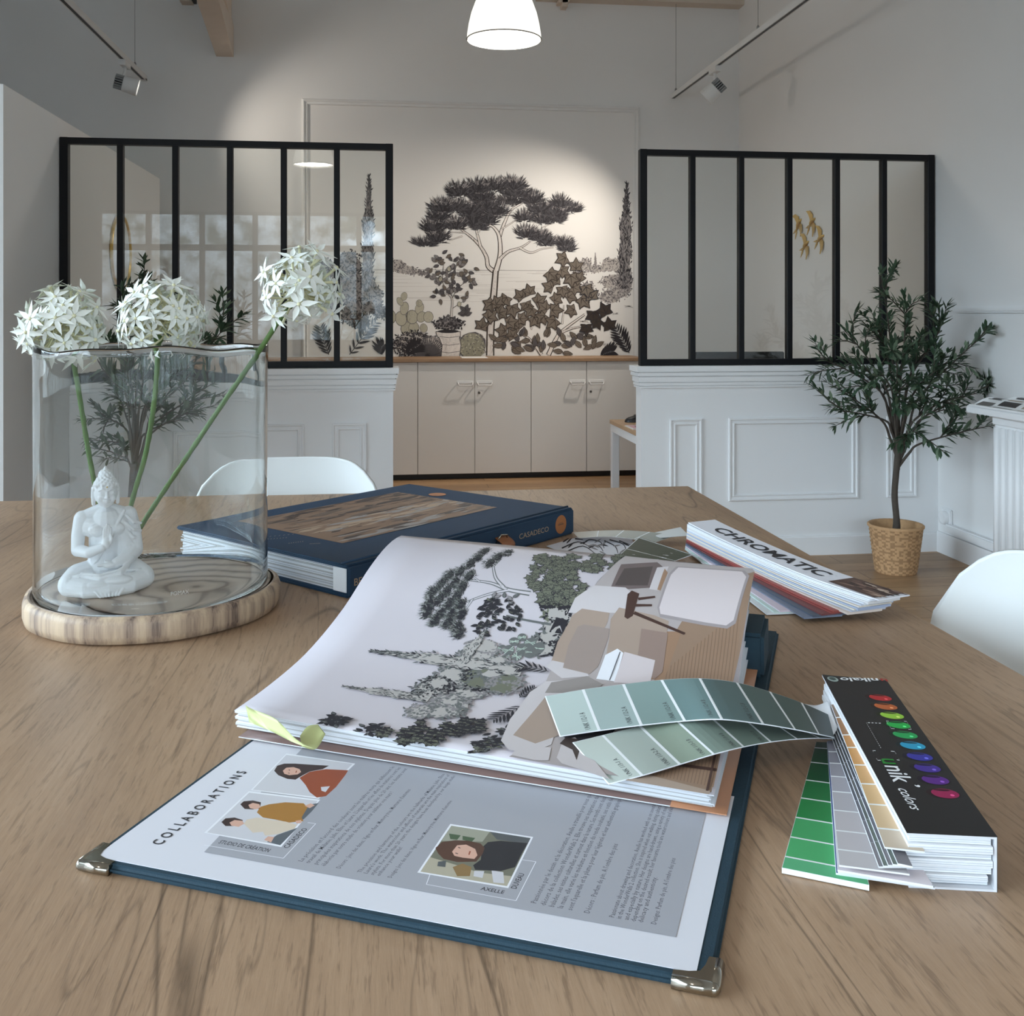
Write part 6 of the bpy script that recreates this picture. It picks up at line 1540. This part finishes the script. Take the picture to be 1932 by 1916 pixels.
sage(up1, lo1, ((184, 198, 193), (158, 175, 172), (128, 150, 146), (104, 128, 127), (90, 112, 112), (80, 98, 94), (72, 88, 82), (62, 72, 68)), ['UNIK 112-1 A', 'UNIK 112-2 A', 'UNIK 112-3 A', 'UNIK 112-4 B', 'UNIK 112-5 B'], 'sage_swatch')
U2 = [(1080, 1400, .005), (1146, 1384, .007), (1226, 1364, .010), (1300, 1352, .014)]
L2 = [(1148, 1479, .005), (1222, 1460, .006), (1302, 1436, .008), (1372, 1416, .013)]
up2 = [zsurf(*p) for p in U2]; lo2 = [zsurf(*p) for p in L2]
up2 += tail([(1376, 1352), (1446, 1362), (1510, 1376), (1570, 1391)], up2[-1], .7725); lo2 += tail([(1432, 1403), (1490, 1395), (1540, 1392), (1574, 1393)], lo2[-1], .7715)
sage(up2, lo2, ((186, 194, 186), (166, 176, 168), (140, 154, 138), (122, 138, 128), (106, 122, 112), (94, 108, 100), (82, 92, 84), (66, 74, 68)), ['UNIK 113-1 A', 'UNIK 113-2 A', 'UNIK 113-3 B', 'UNIK 113-4 B', 'UNIK 113-5 B'], 'moss_swatch')
m, *_ = ribbon('x', [at_z(1512, 1326, .7735), at_z(1540, 1330, .7752), at_z(1562, 1322, .7765)], [at_z(1568, 1390, .7700), at_z(1575, 1382, .7720), at_z(1580, 1372, .7740)], .0004, [CARD, CARD]); m.build('white_swatch', [CARD, CARD], deck)

# ------------------------------------------------------------------ white-covered colour fan behind the open album
H0, H1 = at_z(1322, 986, .800), at_z(1676, 1118, .786)
hd = H1 - H0; hd.z = 0; HL = hd.length; hd.normalize(); hr = Vector((-hd.y, hd.x, 0)); hr = hr if hr.x > 0 else -hr
fan2 = thing('colour_fan', 'white-covered colour fan with black capital letters, its swatch edges splayed below', 'colour fan', Vector(((H0.x + H1.x) / 2, (H0.y + H1.y) / 2, TZ)))
HWID = .054
def zc(u, k):                                        # height of layer k (0 at the bottom, 1 on top)
    top = .802 - .030 * u ** 1.1 + .012 * max(0, u - .8) ** 1.0
    top = .803 - .024 * math.sin(u * PI / 2) ** .9 + .010 * max(0, u - .7)
    bot = TZ + .0015 + .004 * (1 - u)
    return bot + (top - bot) * k
def layer(name, k, th, ang, col, u0=0.0, u1=1.0, shift=0.0, extra=None):
    ca, sa = math.cos(ang), math.sin(ang); d_ = hd * ca - hr * sa; r_ = hr * ca + hd * sa
    Hb = Vector((H0.x, H0.y, 0))
    f = lambda u, v, z: Hb + d_ * (HL * u) + r_ * (HWID * (v - .5) + shift) + Vector((0, 0, z))
    m = MB(); n = 14
    for i in range(n):
        a, b_ = u0 + (u1 - u0) * i / n, u0 + (u1 - u0) * (i + 1) / n
        za, zb = zc(a, k), zc(b_, k)
        vs = [f(a, 0, za - th), f(b_, 0, zb - th), f(b_, 1, zb - th), f(a, 1, za - th), f(a, 0, za), f(b_, 0, zb), f(b_, 1, zb), f(a, 1, za)]
        fs = [(3, 2, 1, 0), (4, 5, 6, 7), (0, 1, 5, 4), (2, 3, 7, 6)]
        if i == 0: fs.append((3, 0, 4, 7))
        if i == n - 1: fs.append((1, 2, 6, 5))
        m.add(vs, fs, 0)
        if extra: 
            e = [f(a, -.012, za - th * .75), f(b_, -.012, zb - th * .75), f(b_, -.012, zb - th * .30), f(a, -.012, za - th * .30)]; m.add(e, [(0, 1, 2, 3)], 1)
    return m.build(name, [sw_m(col)] + ([sw_m(extra)] if extra else []), fan2), f
rs = random.Random(33)
LAY = [((226, 232, 236), .30, None), ((206, 226, 222), .27, None), ((222, 208, 220), .25, None), ((120, 130, 150), .21, (206, 206, 210)), ((86, 96, 112), .18, None), ((120, 66, 66), .15, (190, 120, 116)), ((148, 74, 70), .115, None), ((158, 84, 78), .105, (220, 180, 170)), ((220, 206, 196), .085, (190, 178, 170)),
       ((186, 190, 204), .070, (224, 220, 214)), ((226, 220, 206), .060, None), ((168, 180, 206), .052, (222, 224, 230)), ((226, 214, 198), .044, (206, 196, 190)), ((200, 206, 220), .034, (232, 232, 234)), ((226, 230, 236), .022, (200, 206, 216)), ((222, 220, 220), .014, None), ((232, 234, 238), .008, (206, 212, 222)), ((230, 232, 238), .004, None)]
for i, (c, a, ex) in enumerate(LAY):
    k = (i + 1) / (len(LAY) + 1); layer('swatch', k, (.0020 if a > .1 else .0030), a, c, 0.0, (.86 if i < 3 else .95 if i < 8 else 1.0 - rs.uniform(0, .014)), 0.0, None)
o, fC = layer('fan_cover', 1.0, .0016, 0.0, (232, 232, 238), 0.0, 1.02, .002)
g = Ink(lambda x, y, o: fC(x, y, zc(x, 1.0) + .0004 + o), 1e-6, .0002)
vs, fs, wd = text_mesh('CHROMATIC', .022, 3)
g.off += 1e-6
g.mb.add([g.surf(.10 + .62 * x / wd, .30 + .46 * y / .73, g.off) for x, y in vs], fs, g.mi(TXTK))
g.text('®', .735, .66, .02, 0, TXTK, 0, .012)
for a, b_, c in ((.80, 1.0, (88, 66, 60)),): 
    for i in range(6): g.quad((.78 + .22 * i / 6, .04 + .1 * (5 - i) / 6), (.78 + .22 * (i + 1) / 6, .04 + .1 * (4 - i) / 6), (.78 + .22 * (i + 1) / 6, .97), (.78 + .22 * i / 6, .97), sw_m(c), 2)
for i in range(46):
    u, v = R.uniform(.80, .985), R.uniform(.16, .92); g.leaf(u, v, R.uniform(-.6, .6), .045, .10, sw_m(R.choice(((150, 124, 110), (196, 176, 160), (120, 92, 82), (60, 44, 42)))))
g.mb.v = [tuple(v) for v in g.mb.v]
g.mb.build('cover_print', g.mats, fan2)
def far_swatch(name, corners, z, cols, cuts=None, lift=0.0):
    P = [at_z(x, y, zz) for (x, y), zz in zip(corners, z)]
    f = lambda u, v, zz: (lambda p: Vector((p.x, p.y, p.z + zz + lift * math.sin(u * PI))))(P[0].lerp(P[3], u).lerp(P[1].lerp(P[2], u), v))
    m = MB(); m.grid(lambda u, v: f(u, v, -.0004), 8, 2, 0); m.grid(lambda u, v: f(u, v, 0), 8, 2, 0)
    g = Ink(lambda x, y, o: f(x, y, o), 2e-6, .0001); g.mb = m; g.mats = [CARD]; n = len(cols); cuts = cuts or [i / n for i in range(n + 1)]
    for i, c in enumerate(cols): g.quad((cuts[i], .01), (cuts[i + 1], .01), (cuts[i + 1], .99), (cuts[i], .99), sw_m(c), 4)
    for c in cuts[1:-1]: g.quad((c - .006, .01), (c + .006, .01), (c + .006, .99), (c - .006, .99), LINEW, 2)
    return m.build(name, g.mats, fan2)
far_swatch('greige_swatch', ((1082, 1004), (1092, 1015), (1232, 1024), (1276, 1009)), (.757, .756, .758, .766), ((196, 194, 184), (184, 182, 172), (174, 172, 162), (160, 160, 150)), None, .006)
far_swatch('dark_green_swatch', ((1150, 1064), (1232, 1072), (1308, 1046), (1206, 1013)), (.758, .758, .770, .768), ((60, 68, 52), (58, 66, 52), (70, 78, 66)), [0, .55, .98, 1])
far_swatch('spare_swatch', ((1226, 1006), (1246, 1014), (1300, 1010), (1284, 994)), (.765, .765, .772, .772), ((206, 208, 206),))
g = Ink(lambda x, y, o: at_z(x, y, TZ + .0012) + Vector((0, 0, o)), 2e-6, .0002)
gp = [(1030, 1030), (1120, 1064), (1216, 1058), (1190, 1014), (1092, 1012)]
vs = [at_z(x, y, TZ + .0002) for x, y in gp] + [at_z(x, y, TZ + .0012) for x, y in gp]
i0 = g.mi(PGW); g.mb.add(vs, [(4, 3, 2, 1, 0), (5, 6, 7, 8, 9)] + [(i, (i + 1) % 5, 5 + (i + 1) % 5, 5 + i) for i in range(5)], i0)
for pp in (((1060, 1034), (1090, 1022), (1110, 1030)), ((1070, 1040), (1100, 1030), (1125, 1046)), ((1100, 1026), (1112, 1018), (1132, 1022), (1140, 1034)), ((1110, 1030), (1130, 1030), (1138, 1040)), ((1140, 1020), (1160, 1030), (1166, 1044)), ((1150, 1018), (1175, 1026), (1182, 1040)), ((1168, 1020), (1190, 1028)), ((1085, 1016), (1100, 1018))):
    g.stroke(smooth_line(pp, 4), 2.6, 1.0, KD)
for i in range(20): g.leaf(R.uniform(1060, 1180), R.uniform(1020, 1046), R.uniform(-.8, .8), 16, 3, KD if i % 2 else KL)
o = tag(g.mb.build('printed_sheet', g.mats, None, at_z(1130, 1035, TZ)), 'black and white leaf print sheet lying beside the spine of the closed blue album', 'paper')
